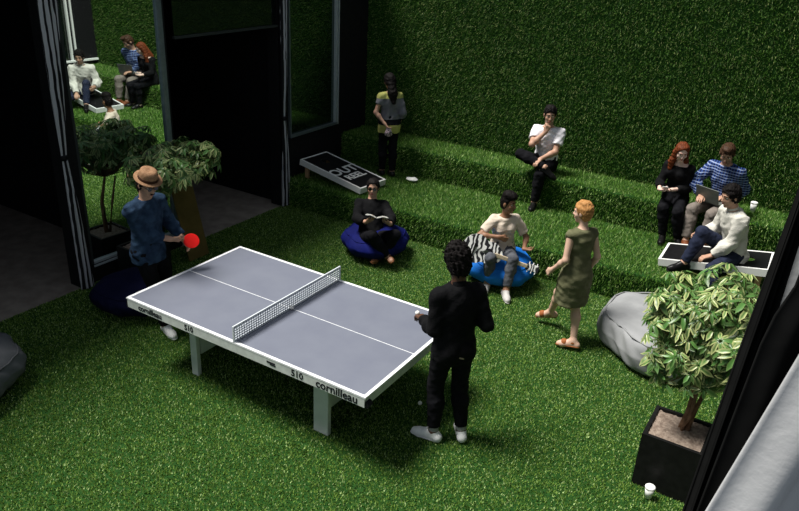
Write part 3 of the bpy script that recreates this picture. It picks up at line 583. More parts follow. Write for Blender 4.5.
def edge(pts, ref):
    RV = Vector((GF.y, -GF.x, 0)); out = []
    for p in pts: q = W(*p, ref=ref); out.append((q.z, (q - ref).dot(RV)))
    (z0, a0), (z1, a1) = out[0], out[-1]
    def f(z):
        if len(out) == 2 or z > out[0][0]: 
            (za, aa), (zb, ab) = out[0], out[1]
        elif z < out[-1][0]: (za, aa), (zb, ab) = out[-2], out[-1]
        else:
            for (za, aa), (zb, ab) in zip(out, out[1:]):
                if zb <= z <= za: break
        return aa + (ab - aa) * (z - za) / (zb - za)
    return f
refB = CAM + GF * 1.55; VELV = mat('black_velvet', (.004, .004, .004), .95, (.006, .006, .006)); zs = np.linspace(.02, 5.2, 70)
eb = edge([(799, 192), (742, 350), (686, 511)], refB); er = edge([(799, 236), (770, 330), (705, 511)], refB)
drape('black_drape', [(z, max(eb(z), -.3), max(er(z), -.26) + .01) for z in zs], refB, VELV, 'narrow black drape slanting down the right edge before the potted tree', depth=.012, nf=3)
refC = CAM + GF * 1.45; ec = edge([(812, 250), (799, 286), (770, 328), (700, 511)], refC)
drape('black_drape', [(z, max(ec(z), -.28), max(ec(z), -.28) + .30) for z in zs], refC, VELV, 'wide black drape between the white strip and the pale grey drape', depth=.012, nf=3)
refD = CAM + GF * 1.75; ed_ = edge([(790, 236), (762, 328), (700, 511)], refD)
refG = CAM + GF * 1.35; eg = edge([(799, 370), (760, 435), (714, 511)], refG)
LIN = mat('grey_linen', (.42, .42, .43), .9, (.48, .48, .49), 3, .15, 40)
drape('grey_drape', [(z, max(eg(z), -.3), max(eg(z), -.3) + .95) for z in np.linspace(.02, 4.2, 50)], refG, LIN, 'pale grey drape at the lower right corner', depth=.03, nf=5, ztop=4.2)
drape('white_drape', [(z, max(ed_(z), -.3) + .03, max(ed_(z), -.3) + .26) for z in zs], refD, LIN, 'strip of pale drape showing between the two black drapes at the right edge', depth=.01, nf=3)
# ------------------------------------------------------------------ small things
CUPM = mat('paper_white', (.82, .82, .8), .6)
def cup(p, label, r=.038, hgt=.10):
    root = empty('paper_cup', p, label, 'cup', None)
    MB().lathe([(r * .72, 0), (r, hgt)], n=24).build('cup_body', CUPM, root, True)
    MB().lathe([(r + .003, hgt - .004), (r + .004, hgt + .004), (r * .9, hgt + .012), (r * .85, hgt + .012)], n=24).build('lid', WHITE, root, True)
cup(W(648, 497, z=.015), 'white paper cup on the grass before the black planter')
cup(W(752, 212, z=T2 + .01), 'white paper cup on the upper step beside the man in the blue plaid shirt', .042, .13)
pl = W(412, 180, z=T1 + .03)
bm = bmesh.new(); bmesh.ops.create_icosphere(bm, subdivisions=3, radius=1)
for v in bm.verts: v.co = Vector((v.co.x * .10, v.co.y * .075, max(v.co.z, -.5) * .028 * (1 + .3 * math.sin(v.co.x * 5)) + .014))
me = bpy.data.meshes.new('b'); bm.to_mesh(me); bm.free(); o = link('throwing_bag', me, mat('bag_white', (.7, .7, .68), .9, bump=.4), None, True, pl); tag(o, 'flat white cloth bag lying on the lower grass step', 'throwing bag')
# ------------------------------------------------------------------ people
HB = mat('hair_black', (.004, .003, .003), .7, (.008, .006, .006), 60); HR = mat('hair_red', (.09, .022, .008), .6, (.18, .045, .015), 60); HG = mat('hair_ginger', (.36, .16, .05), .6, (.52, .27, .10), 50); HBR = mat('hair_brown', (.035, .018, .010), .55, (.07, .035, .02), 60)
PB = mat('black_trousers', (.004, .004, .006), .9, (.007, .007, .009), bump=.3); LIPS = mat('lips', (.35, .10, .09), .45); LIPD = mat('lips_dark', (.12, .035, .03), .45)
sk_l = skin('light', (.62, .40, .30)); sk_d = skin('dark', (.09, .042, .025)); sk_m = skin('mid', (.45, .26, .18)); sk_b = skin('brown', (.26, .13, .075))
WSH = mat('white_shoe', (.80, .80, .80), .5); BSH = mat('black_shoe', (.008, .008, .008), .3)
def gd(a, deg): return rotz(a, math.radians(deg))
G3 = v3(GF); CF = -G3       # CF: towards the camera
LFT = v3((-GF.y, GF.x, 0))  # left in the picture
# 1 man in black at the table end, back to the viewpoint
A = W(433, 431, z=.09); B = W(461, 430, z=.09); mid = (A + B) / 2
f = nrmz(G3 * .9 + LFT * .35)
p = Person((mid.x + f[0] * .02, mid.y + f[1] * .02, .965), f, 1.78, fem=False, head_f=f * 1 + v3((0, 0, -.25)) + LFT * .2, base=(mid.x, mid.y, 0), broad=.97, label='person in black with curly black hair and white sneakers, standing at the near table end')
p.leg(1, A, nrmz(LFT * .9 + G3 * .45)); p.leg(-1, B, nrmz(G3 * 1 + LFT * .1))
p.arm(1, W(423, 319, ref=mid, off=.16), hint=v3((0, 0, -1)) - f * .5 + LFT * .1, pn=v3((0, 0, -1)) , curl=.9); p.arm(-1, W(474, 304, ref=mid, off=.26), hint=-f * .2 - LFT * .25 + v3((0, 0, -1)), curl=.7)
p.body(sk_d); JB = mat('black_jacket', (.004, .004, .005), .9, (.007, .007, .008), bump=.4)
p.add('jacket', p.torso(.018, hem=-.12, neck=.03) + p.armp(1, 1.92, .014, .006) + p.armp(-1, 1.92, .014, .006), JB, noise=(.004, .11, 3)); p.add('collar', [cap(p.N - p.u2 * .01, p.N + p.u2 * .03, .068, .064)], JB, k=.01)
p.add('trousers', p.torso(.012, neck=-.3)[:2] + p.torso(.012)[-2:] + p.legp(1, 1.88, .012, .004) + p.legp(-1, 1.88, .012, .004), PB, noise=(.003, .08, 4)); p.face(LIPD, HB)
p.add('sock', p.legp(1, 2, .008)[2:] + p.legp(-1, 2, .008)[2:], mat('grey_sock', (.3, .3, .3), .9)) ; p.shoes(WSH)
p.hair(HB, .022, amp=.010, wl=.035, top=.04, cut=(.07, .9, -.55), seed=5)
p.add('shirt_tail', [cap(p.P - p.f * .13 + p.u * -.04 + p.l * .05, p.P - p.f * .135 + p.u * -.07 - p.l * .03, .014, .010)], mat('tan_cloth', (.42, .32, .24), .8), h=.005)
ball(p.armd[1][1] + p.armd[1][2] * .10 + LFT * .012 + v3((0, 0, .02)), 'white ball held between the fingers of the man in black')
# 2 man in straw hat with paddle
mid = W(161, 334, z=.02) + Vector((-.09, .05, 0)); f = nrmz((.95, .05, 0)); 
p = Person((mid.x - .03, mid.y, .97), f, 1.80, up2=(.05, -.02, 1), head_f=(.95, -.15, -.35), base=(mid.x, mid.y, 0), label='person in a straw hat and denim shirt holding a red paddle')
p.leg(-1, W(166, 326, z=.085), (.95, -.3, 0)); p.leg(1, (mid.x - .02, mid.y + .24, .085), (1, .2, 0))
p.arm(-1, W(170, 239, ref=mid, off=.0), hint=(-1, -.9, -.5), pn=(0, .6, .5), curl=1.1); p.arm(1, (mid.x + .1, mid.y + .34, 1.0), hint=(-.7, .4, -.4), curl=.6)
p.body(sk_m); DEN = mat('denim_shirt', (.012, .026, .055), .85, (.03, .06, .11), 14, .5, 90)
p.add('shirt', p.torso(.02, hem=-.12, neck=.02) + p.armp(1, 1.85, .018, .006) + p.armp(-1, 1.75, .018, .006), DEN, noise=(.005, .1, 8)); p.add('collar', [cap(p.N, p.N + p.u2 * .035 * 1, .072, .062)], DEN, k=.01, h=.007)
p.add('trousers', p.torso(.012)[:2] + p.torso(.012)[-2:] + p.legp(1, 1.95, .012, .006) + p.legp(-1, 1.95, .012, .006), PB, noise=(.003, .08, 4)); p.shoes(WSH); p.face(LIPS, HB)
p.hair(HB, .010, extra=[cap(p.hp(-.07, 0, 0), p.hp(-.08, 0, -.11), .06, .045, k=.03)], cut=(.03, .9, -.5)); ax = (p.HL, p.HF, p.HU)
p.add('moustache', [cap(p.hp(.102, .02, -.045), p.hp(.102, -.02, -.045), .007)], HB, h=.004, k=.005)
hat = empty('straw_hat', tuple(p.hp(0, 0, .06)), 'brown straw hat with dark band worn by the man with the paddle', 'hat'); R_ = Matrix((tuple(p.HF), tuple(p.HL), tuple(p.HU))).transposed().to_4x4()
STR = mat('straw', (.24, .13, .07), .8, (.36, .21, .12), 60, .6, 120)
MB().lathe([(.134, .016), (.138, .010), (.12, -.002), (.094, .006), (.096, .012), (.090, .07), (.080, .100), (.058, .115), (.02, .100), (.004, .098)], n=40, sx=1.1, sy=.95).xf(R_).build('crown_and_brim', STR, hat, True)
MB().lathe([(.096, .012), (.099, .014), (.096, .042), (.093, .044)], n=40, sx=1.1, sy=.95).xf(R_).build('hat_band', mat('hat_band', (.05, .022, .012), .6), hat, True)
def specs(p, label, dark=True):
    g = empty('sunglasses' if dark else 'glasses', tuple(p.hp(.09, 0, .012)), label, 'glasses'); o0 = p.hp(.09, 0, .012); m = mat('lens_dark', (.004, .004, .005), .12, spec=.5); b = MB()
    for q in (1, -1):
        c = Vector(p.hp(.099, q * .032, .012) - o0); bb = MB(); bb.lathe([(.022, -.002), (.0235, 0), (.022, .002)], n=20).xf(Matrix.Translation(c) @ Matrix((tuple(p.HL), tuple(p.HU), tuple(p.HF))).transposed().to_4x4()); bb.build('lens', m, g)
        b.bar(Vector(p.hp(.096, q * .052, .016) - o0), Vector(p.hp(-.01, q * .086, .014) - o0), .0025, n=6)
    b.bar(Vector(p.hp(.100, .012, .017) - o0), Vector(p.hp(.100, -.012, .017) - o0), .0028, n=6).build('rim', BLACK, g)
specs(p, 'dark rimmed glasses worn by the man in the straw hat', False)
e, w, hd, pn, c = p.armd[-1]; d = nrmz(hd + v3((.15, .0, .0))); hc = w + hd * .075 + pn * .022
pad = empty('paddle', tuple(hc), 'red round paddle held by the man in the straw hat', 'paddle'); n_ = nrmz(v3((.1, -.75, .65))); n_ = nrmz(n_ - d * (n_ @ d)); M_ = Matrix((tuple(d), tuple(np.cross(n_, d)), tuple(n_))).transposed().to_4x4()
MB().lathe([(.076, -.009), (.078, -.007), (.078, -.003), (.076, -.002)], n=36, sx=1.02).xf(M_ @ Matrix.Translation((.135, 0, 0))).build('blade', PLY, pad)
MB().lathe([(.076, 0), (.078, .001), (.078, .004), (.075, .005)], n=36, sx=1.02).xf(M_ @ Matrix.Translation((.135, 0, -.0015))).build('rubber', mat('red_rubber', (.75, .012, .01), .5, (.8, .015, .012)), pad)
MB().box((.01, 0, -.005), (.11, .026, .022), bev=.006).xf(M_).build('handle', PLY, pad)
# 3 woman in olive dress
A = W(548, 316, z=.10); B = W(573, 343, z=.08); mid = (A + B * 2) / 3; f = nrmz(G3 * .75 + LFT * .65)
p = Person((mid.x + .02, mid.y, .865), f, 1.60, fem=True, face2=nrmz(G3 * .9 + LFT * .4), head_f=nrmz(G3 * .55 + LFT * .8 + v3((0, 0, -.1))), base=(B.x, B.y, 0), label='person with short ginger hair in a sleeveless olive dress, walking across the grass')
p.leg(1, A, nrmz(LFT * 1 + v3((0, 0, -.25)) + G3 * .35)); p.leg(-1, B, nrmz(LFT * 1 + G3 * .35 + v3((0, 0, -.05))))
p.arm(1, p.P + p.l2 * .215 + p.f * .10 + v3((0, 0, .0)), hint=-p.f2, curl=.6); p.arm(-1, p.P - p.l2 * .225 + p.f * .05 + v3((0, 0, -.02)), hint=-p.f2, curl=.6)
p.body(sk_l); OL = mat('olive_cloth', (.105, .105, .055), .85, (.145, .145, .08), 10, .4, 50)
hem = -.37; k = p.s
sk = [cap(p.P + p.u * .12, p.P - p.u * .12, .135, .19, sq=(p.f, 1.25), clip=[]), cap(p.P - p.u * .10, p.P - p.u * .50 + p.f * .02, .19, .20, sq=(p.f, 1.15), clip=[(p.P + p.u * hem, -p.u)])]
p.add('dress', p.torso(.018, neck=.004) + sk, OL, noise=(.004, .09, 12), k=.035); p.add('belt', [cap(p.Wst - p.u * .012, p.Wst + p.u * .012, .140, .138, sq=(p.f, 1.38), clip=[(p.Wst + p.u * .022, p.u), (p.Wst - p.u * .022, -p.u)])], mat('belt_tan', (.22, .20, .13), .8), h=.006)
p.face(LIPS, HG); p.hair(HG, .010, amp=.005, wl=.03, cut=(.04, .9, -.45), top=.015)
SAN = mat('sandal_leather', (.28, .09, .03), .6)
for q in (1, -1):
    kn, an, toe = p.legd[q]; fp = p.foot(q, .007); sl = nrmz(an - kn); sl = nrmz(sl - toe * (sl @ toe))
    p.add('sandal', [cap(fp[3].a + sl * .018, fp[2].b + sl * .012, .040, .034, sq=(sl, 3)), cap(an + toe * .09 + sl * .03, an + toe * .10 + sl * .032, .042, .042, clip=[(an + toe * .125, toe), (an + toe * .07, -toe)]), cap(an + sl * .01, an + sl * .02, .043, .045, clip=[(an, -sl), (an + sl * .03, sl)])], SAN, h=.006, k=.008)
# 4 guitar player
c0 = Vector((BB1.x, BB1.y, 0)); f = nrmz(CF * .95 + LFT * -.18); pel = W(500, 252, ref=c0, off=.0); pel.z = max(pel.z, .50)
p = Person((c0.x, c0.y, .41), f, 1.66, up=(f[0] * -.05, f[1] * -.05, 1), up2=nrmz(v3((0, 0, 1)) + CF * .12 + LFT * .0), fem=True, head_f=nrmz(CF * .6 - LFT * .8 + v3((0, 0, -.05))), base=(c0.x, c0.y, 0), label='person with black curly hair playing a guitar on the bright blue bean bag')
p.leg(1, W(506, 291, z=.085), nrmz(CF * 1 - LFT * .1), hint=(f[0], f[1], 1.2)); p.leg(-1, W(487, 284, z=.085), nrmz(CF * 1 + LFT * .3), hint=(f[0] + LFT[0] * .4, f[1] + LFT[1] * .4, 1.2))
ref = p.P + p.f * .2
p.arm(-1, W(499, 237, ref=ref, off=-.06), hint=LFT * 1 + v3((0, 0, .0)) - CF * .3, hd=nrmz(-LFT + v3((0, 0, -.4))), pn=-CF, curl=.5); p.arm(1, W(524, 249, ref=ref, off=-.05), hint=-LFT * .7 + v3((0, 0, -1)), hd=nrmz(-LFT + v3((0, 0, .0)) + CF * .3), pn=v3((0, 0, 1)) - CF * .2, curl=.7)
p.body(sk_b); VST = mat('cream_blouse', (.60, .50, .41), .85, (.70, .60, .50), 8, .4, 60); p.add('blouse', p.torso(.018, hem=-.02, neck=-.005) + p.armp(1, .75, .018, .01) + p.armp(-1, .75, .018, .01), VST, noise=(.005, .09, 14))
p.add('jeans', p.torso(.012)[:2] + p.torso(.012)[-2:] + p.legp(1, 1.85, .012, .002) + p.legp(-1, 1.85, .012, .002), mat('grey_jeans', (.07, .075, .09), .85, (.10, .105, .12), 20, .4), noise=(.003, .08, 4)); p.shoes(mat('grey_shoe', (.45, .43, .42), .6))
p.face(LIPD, HB); p.hair(HB, .004, cut=(.03, .9, -.4), amp=.003, extra=[ell(p.hp(.0, 0, .12), (p.HL, p.HF, p.HU), (.075, .09, .06)), ell(p.hp(.06, 0, .115), (p.HL, p.HF, p.HU), (.06, .05, .045))], seed=7)
# guitar
a = W(481, 250, ref=ref, off=-.13); b = W(532, 268, ref=ref, off=-.20); gx = v3((b - a).normalized()); L = (b - a).length
gn = nrmz(CF * .9 + v3((0, 0, .35))); gn = nrmz(gn - gx * (gn @ gx)); gy = np.cross(gn, gx); GMt = Matrix((tuple(gx), tuple(gy), tuple(gn))).transposed().to_4x4()
gt = empty('guitar', tuple(a), 'black and white patterned guitar held by the person on the blue bean bag', 'guitar')
out = []
for i in range(48):
    t = 2 * math.pi * i / 48; x_ = .25 * math.cos(t); w_b = .185 - .035 * math.cos(t) - .045 * math.exp(-((x_ - .03) / .07)**2); out.append((x_ + .02, w_b * math.sin(t) * (1 if abs(math.sin(t)) < .99 else 1)))
ZEB = wave_mat('zebra_lacquer', (.03, .03, .035), (.85, .85, .83), 6, .3, dist=11); MB().prism(out, -.05, .03).xf(GMt).build('guitar_body', ZEB, gt)
MB().lathe([(.05, .0305), (.052, .033), (.046, .033)], (.10, 0, 0), 24).xf(GMt).build('sound_hole', BLACK, gt)
MB().box((-.09, 0, .036), (.02, .13, .012)).xf(GMt).build('bridge', BLACK, gt)
nl = L - .12
MB().box((.13 + nl / 2 - .02, 0, .028), (nl - .12, .052, .026), bev=.006).xf(GMt).build('neck', mat('maple', (.62, .50, .36), .5, (.7, .58, .42)), gt)
hs_ = MB().box((L - .0, 0, .02), (.16, .085, .018), bev=.006).xf(GMt).build('headstock', ZEB, gt)
for q in (-.054, .054):
    for xx in (-.05, 0, .05): MB().bar((L + xx, q * .7, .02), (L + xx, q * 1.25, .02), .007, n=8).xf(GMt).build('tuner', WHITE, hs_)
st = MB()
for j in range(6): st.bar((-.09, -.02 + .008 * j, .043), (L - .06, -.016 + .0065 * j, .045), .0009, n=5)
st.xf(GMt).build('strings', mat('string_metal', (.6, .6, .6), .3, metal=1), gt)
# 5 man with sunglasses on the deep blue bean bag
c0 = Vector((BB2.x, BB2.y, 0)); f = nrmz(CF + LFT * -.1)
p = Person((c0.x, c0.y - .12, .29), f, 1.68, up=nrmz(v3((0, 0, 1)) + G3 * .75), up2=nrmz(v3((0, 0, 1)) + G3 * .62), head_f=nrmz(CF + v3((0, 0, -.05)) + LFT * .05), base=(c0.x, c0.y, 0), label='person in black with sunglasses reading a magazine on the deep blue bean bag')
p.leg(1, W(380, 256, z=.10), nrmz(CF + LFT * .35 + v3((0, 0, .2))), hint=nrmz(f * .4 - LFT * .6 + v3((0, 0, 1)))); p.leg(-1, W(388, 257, z=.13), nrmz(CF - LFT * .1 + v3((0, 0, .4))), hint=nrmz(f * .4 + LFT * .6 + v3((0, 0, 1))))
ref = p.P + p.f * .28
p.arm(-1, W(366, 222, ref=ref), hint=LFT - CF * .3 + v3((0, 0, -.8)), hd=nrmz(-LFT * .8 + CF * .3 + v3((0, 0, .4))), pn=-CF * .3 + v3((0, 0, .5)), curl=.8); p.arm(1, W(390, 224, ref=ref), hint=-LFT - CF * .3 + v3((0, 0, -.8)), hd=nrmz(LFT * .8 + CF * .3 + v3((0, 0, .4))), pn=-CF * .3 + v3((0, 0, .5)), curl=.8)
p.body(sk_m); p.add('jumper', p.torso(.02, hem=-.06, neck=.01) + p.armp(1, 1.85, .018, .006) + p.armp(-1, 1.85, .018, .006), JB, noise=(.004, .1, 3))
p.add('trousers', p.torso(.012)[:2] + p.torso(.012)[-2:] + p.legp(1, 1.88, .014, .008) + p.legp(-1, 1.88, .014, .008), PB, noise=(.003, .08, 4)); p.shoes(mat('brown_shoe', (.20, .085, .04), .6)); p.face(LIPS, HB, False); p.hair(HB, .012, cut=(.035, .9, -.5), amp=.006)
specs(p, 'dark sunglasses worn by the reading man')
PAP = wave_mat('magazine_print', (.62, .60, .56), (.10, .12, .12), 6, .5, dist=7)
o0 = W(377, 218, ref=ref, off=-.04); mg = empty('magazine', tuple(o0), 'open magazine held by the man on the deep blue bean bag', 'magazine'); nn = nrmz(v3((0, 0, .8)) - CF * .25 + CF * .0); right = nrmz(-LFT + v3((0, 0, -.12))); upv = np.cross(nn, right)
for s_ in (-1, 1):
    V = []; F = []
    for i in range(9):
        t = i / 8; x_ = s_ * t * .15; zz = .03 * math.sin(t * 2.4)
        for j in (-1, 1): V.append(tuple(right * x_ + upv * j * .12 + nn * zz))
    for i in range(8): F.append((2 * i, 2 * i + 1, 2 * i + 3, 2 * i + 2))
    o = link('page', mesh_np('page', V, F), PAP, mg, True); md = o.modifiers.new('t', 'SOLIDIFY'); md.thickness = .004
# 6 man in white t-shirt on the upper step
c0 = W(546, 157, y=5.46); c0.z = T2 + .15; f = nrmz(v3((-.05, -1, 0)) + CF * .3)
p = Person(tuple(c0), f, 1.80, up=(0, -.02, 1), up2=nrmz((0, -.10, 1)), head_f=nrmz(CF + LFT * .1 + v3((0, 0, -.15))), base=(c0.x, c0.y, T2), label='person in a white t-shirt with legs crossed on the upper grass step')
p.leg(1, W(534, 203, z=T1 + .085), nrmz(CF + LFT * .4), hint=f * .6 + v3((0, 0, 1.)))
kn1 = p.legd[1][0]; p.leg(-1, kn1 + v3((0, 0, .115)) - LFT * .07 + f * .02, nrmz(-LFT + v3((0, 0, -.5)) + f * .3), hint=LFT * 1.2 + v3((0, 0, .6)) + f * .3)
p.arm(-1, p.hp(.10, .0, -.12) + LFT * .04 + v3((0, 0, -.09)), hint=LFT * .8 + v3((0, 0, -1)) + f * .2, hd=nrmz(v3((0, 0, 1)) - LFT * .35), pn=-p.HF, curl=1.1); p.arm(1, kn1 + v3((0, 0, .22)) + LFT * .03 - f * .07, hint=-LFT * .8 - f * .4, hd=nrmz(f + LFT * .5 + v3((0, 0, -.5))), pn=(0, 0, -1), curl=.5)
p.body(sk_m); TEE = mat('white_tshirt', (.78, .76, .80), .85, (.82, .80, .84), 8, .3, 40)
p.add('tshirt', p.torso(.018, hem=-.04, neck=.0) + p.armp(1, .62, .018, .012) + p.armp(-1, .62, .018, .012), TEE, noise=(.005, .1, 21)); p.add('trousers', p.torso(.012)[:2] + p.torso(.012)[-2:] + p.legp(1, 1.93, .012, .008) + p.legp(-1, 1.93, .012, .008), PB, noise=(.003, .08, 4)); p.shoes(BSH); p.face(LIPS, HB); p.hair(HB, .010, cut=(.045, .9, -.55), amp=.009, wl=.045, top=.015)
# 7 redhead with phone
c0 = W(683, 187, z=T2 + .11); c0.y = T2Y + .12; f = nrmz(v3((-.25, -1, 0)))
p = Person(tuple(c0), f, 1.68, up=(0, -.05, 1), up2=nrmz((-.05, -.25, 1)), fem=True, head_f=nrmz(CF * 1 + LFT * .1 + v3((0, 0, -.45))), base=(c0.x, c0.y, T2), label='person in black with long red hair looking at a phone on the upper step')
p.leg(1, (2.50, 4.93, T1 + .085), nrmz(CF + LFT * .1), hint=f * .5 + v3((0, 0, 1))); p.leg(-1, (2.30, 4.93, T1 + .085), nrmz(CF + LFT * .5), hint=f * .5 + v3((0, 0, 1)))
hq = p.P + p.f * .33 + v3((0, 0, .17))
p.arm(1, hq - LFT * .085, hint=-LFT * .5 + v3((0, 0, -1)) - f * .4, hd=nrmz(LFT * .7 + f * .5), pn=(0, 0, 1), curl=.9); p.arm(-1, hq + LFT * .085, hint=LFT * .5 + v3((0, 0, -1)) - f * .4, hd=nrmz(-LFT * .7 + f * .5), pn=(0, 0, 1), curl=.9)
p.body(skin('fair', (.72, .50, .42))); p.add('top', p.torso(.018, hem=-.05, neck=-.03) + p.armp(1, 1.7, .014, .006) + p.armp(-1, 1.7, .014, .006), JB, noise=(.004, .1, 3)); p.add('trousers', p.torso(.012)[:2] + p.torso(.012)[-2:] + p.legp(1, 1.95, .012, .004) + p.legp(-1, 1.95, .012, .004), PB, noise=(.003, .08, 4)); p.shoes(BSH); p.face(LIPS, HR)
p.hair(HR, .012, cut=(.045, .9, -.3), amp=.005, extra=[cap(p.hp(-.03, q * .068, -.02), p.hp(.0, q * .085, -.16), .034, .04, k=.03) for q in (1, -1)] + [cap(p.hp(.0, q * .085, -.16), p.hp(.03, q * .09, -.27), .04, .03, k=.03) for q in (1, -1)] + [cap(p.hp(-.07, 0, -.03), p.hp(-.10, 0, -.22), .06, .06)])
ph = empty('phone', tuple(hq + f * .05 + v3((0, 0, .03))), 'small dark phone in the hands of the red haired person', 'phone'); MB().box((0, 0, 0), (.07, .14, .009), bev=.003).xf(Matrix.Rotation(math.radians(20), 4, 'Z') @ Matrix.Rotation(math.radians(-30), 4, 'X')).build('case', WHITE, ph); MB().box((0, 0, .006), (.062, .125, .002)).xf(Matrix.Rotation(math.radians(20), 4, 'Z') @ Matrix.Rotation(math.radians(-30), 4, 'X')).build('screen', BT, ph)
# 8 man in blue plaid shirt
c0 = W(729, 191, z=T2 + .11); c0.y = T2Y + .20; f = nrmz(v3((-.45, -1, 0)))
p = Person(tuple(c0), f, 1.84, up=(0, -.05, 1), up2=nrmz((-.08, -.16, 1)), head_f=nrmz(CF * .7 + LFT * .35 + v3((0, 0, -.5))), base=(c0.x, c0.y, T2), broad=1.05, label='person in a blue plaid shirt using a laptop on the upper grass step')
p.leg(-1, (2.61, 4.86, T1 + .095), nrmz(CF + LFT * .3), hint=LFT * .3 + f * .5 + v3((0, 0, 1))); p.leg(1, (2.86, 4.84, T1 + .095), nrmz(CF + LFT * .1), hint=-LFT * .1 + f * .5 + v3((0, 0, 1)))
lp = (p.legd[1][0] + p.legd[-1][0]) / 2 * .55 + p.P * .45 + v3((0, 0, .10))
p.arm(1, lp - LFT * .14 - f * .03 + v3((0, 0, .05)), hint=-LFT * .7 - f * .5, hd=nrmz(LFT * .5 + f * .8), pn=(0, 0, -1), curl=.5); p.arm(-1, lp + LFT * .17 + v3((0, 0, .05)) - f * .02, hint=LFT * .7 - f * .5, hd=nrmz(-LFT * .4 + f * .8), pn=(0, 0, -1), curl=.5)
PLD = wave_mat('blue_plaid', (.005, .010, .05), (.03, .07, .24), 9, .85, True, 2.5, 'X', (.26, .32, .50)); p.body(sk_m); p.add('plaid_shirt', p.torso(.022, hem=-.08, neck=.01) + p.armp(1, 1.75, .018, .01) + p.armp(-1, 1.75, .018, .01), PLD, noise=(.005, .1, 31))
p.add('trousers', p.torso(.012)[:2] + p.torso(.012)[-2:] + p.legp(1, 1.85, .014, .006) + p.legp(-1, 1.85, .014, .006), mat('taupe_trousers', (.17, .145, .125), .85, (.22, .19, .17), bump=.3), noise=(.003, .08, 4)); p.shoes(mat('brown_boot', (.16, .05, .02), .5), .009); p.face(LIPS, HBR)
p.hair(HBR, .010, cut=(.05, .9, -.5), amp=.005, extra=[ell(p.hp(.045, 0, .125), (p.HL, p.HF, p.HU), (.06, .055, .035))])
lt = empty('laptop', tuple(lp), 'grey laptop open on the lap of the person in the plaid shirt', 'laptop', rz=math.atan2(f[1], f[0]) - math.pi / 2)
GRL = mat('laptop_grey', (.13, .14, .13), .5, metal=.3); MB().box((0, 0, 0), (.33, .23, .015), bev=.004).build('keyboard_base', GRL, lt); MB().box((0, .0, .105), (.33, .010, .21), bev=.003).xf(Matrix.Translation((0, .115, .005)) @ Matrix.Rotation(math.radians(-18), 4, 'X')).build('lid', GRL, lt)
MB().box((0, -.006, .105), (.30, .002, .18)).xf(Matrix.Translation((0, .115, .005)) @ Matrix.Rotation(math.radians(-18), 4, 'X')).build('screen', BT, lt)
# 9 man in cream jacket sitting on the board
c0 = W(732, 251, z=.73); f = nrmz(LFT * 1 + CF * .1)
p = Person(tuple(c0), f, 1.80, up=nrmz(v3((0, 0, 1)) + f * .03), up2=nrmz(v3((0, 0, 1)) + f * .30), head_f=nrmz(LFT + CF * .25 + v3((0, 0, -.25))), base=(c0.x, c0.y, .61), label='person in a cream denim jacket sitting on the right toss board')
p.leg(1, p.P + f * .30 + CF * .42 + v3((0, 0, -.52)), nrmz(f + CF * .4), hint=f + v3((0, 0, 1.)) + CF * .2); p.leg(-1, p.P + f * .55 - CF * .05 + v3((0, 0, -.19)), nrmz(f - v3((0, 0, .1))), hint=v3((0, 0, 1)) + f)
p.arm(1, W(711, 256, ref=p.P, off=-.16), hint=-f * .8 + v3((0, 0, -.7)) + CF * .2, hd=nrmz(f + v3((0, 0, -.2))), pn=(0, 0, -1), curl=.7); p.arm(-1, p.P + f * .36 - CF * .22 + v3((0, 0, .12)), hint=-f * .5 - CF * .4 + v3((0, 0, -.6)), curl=.7)
CRM = mat('cream_denim', (.56, .54, .49), .85, (.66, .64, .58), 12, .5, 70); p.body(sk_m); p.add('denim_jacket', p.torso(.026, hem=-.07, neck=.01) + p.armp(1, 1.9, .022, .01) + p.armp(-1, 1.9, .022, .01), CRM, noise=(.006, .1, 41)); p.add('collar', [cap(p.N, p.N + p.u2 * .03, .075, .068)], CRM, k=.01, h=.007)
p.add('jeans', p.torso(.012)[:2] + p.torso(.012)[-2:] + p.legp(1, 1.93, .014, .006) + p.legp(-1, 1.93, .014, .006), mat('dark_jeans', (.012, .016, .035), .85, (.022, .028, .055), bump=.3), noise=(.003, .08, 4)); p.shoes(BSH); p.face(LIPS, HB); p.hair(HB, .014, cut=(.05, .9, -.45), amp=.008, top=.02)
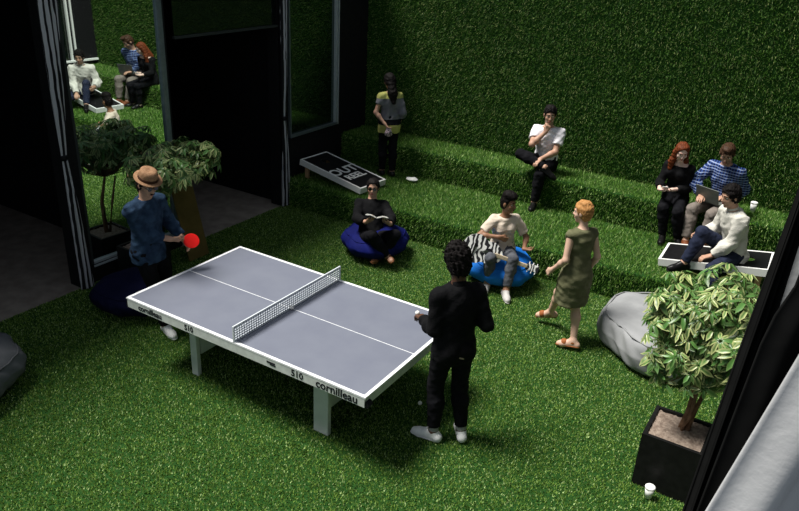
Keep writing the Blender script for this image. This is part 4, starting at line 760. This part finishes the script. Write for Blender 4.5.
# 10 woman in striped jumper standing on the lower step
c0 = W(387, 176, z=T1); f = nrmz(G3 + LFT * .35); 
p = Person((c0.x, c0.y, T1 + .88), f, 1.60, fem=True, head_f=nrmz(G3 * .8 + LFT * .5 + v3((0, 0, -.3))), base=(c0.x, c0.y, T1), label='long haired person in a yellow, grey and black striped jumper by the back wall')
p.leg(1, (c0.x - .09, c0.y - .02, T1 + .08), nrmz(f)); p.leg(-1, (c0.x + .08, c0.y + .02, T1 + .08), nrmz(f))
p.arm(1, W(385, 124, ref=p.P, off=-.20), hint=LFT + v3((0, 0, -.3)), curl=.7, pn=-LFT); p.arm(-1, p.P - p.l * .22 + v3((0, 0, .02)) + p.f * .1, hint=-p.f, curl=.6)
SW = bands('striped_knit', 2, [(0, (.45, .43, .13)), (.86, (.008, .008, .01)), (.95, (.16, .16, .18)), (1.27, (.45, .45, .14))]); p.body(sk_m); p.add('jumper', p.torso(.018, hem=-.16, neck=.0) + p.armp(1, .5, .02, .01) + p.armp(-1, 1.8, .02, .01), SW, noise=(.005, .1, 51))
p.add('trousers', p.torso(.012)[:2] + p.torso(.012)[-2:] + p.legp(1, 1.95, .012, .004) + p.legp(-1, 1.95, .012, .004), PB, noise=(.003, .08, 4)); p.shoes(BSH); p.face(LIPS, HB); p.hair(HB, .014, cut=(.045, .9, -.4), amp=.005, extra=[cap(p.hp(-.06, 0, 0), p.hp(-.10, 0.02, -.22), .07, .07, k=.04), cap(p.hp(-.10, 0.02, -.22), p.hp(-.12, .03, -.36), .07, .035, k=.04)])
e, w, hd, pn, c = p.armd[1]; o0 = w + hd * .09 + v3((0, 0, -.05)); pu = empty('small_bag', tuple(o0), 'small floral bag in the hand of the person in the striped jumper', 'bag')
sdf_mesh('pouch', [cap(o0 + v3((0, 0, -.02)), o0 + v3((0, 0, .02)), .06, .045, sq=(CF, 1.8))], .006, .02, (.004, .04, 3), wave_mat('floral_print', (.55, .40, .48), (.12, .12, .10), 12, .7, dist=12), pu, o0)
MB().tube([tuple(v3((0, 0, .04)) + LFT * .03), tuple(v3((0, 0, .08))), tuple(v3((0, 0, .04)) - LFT * .03)], .004, 6).build('strap', BLACK, pu)
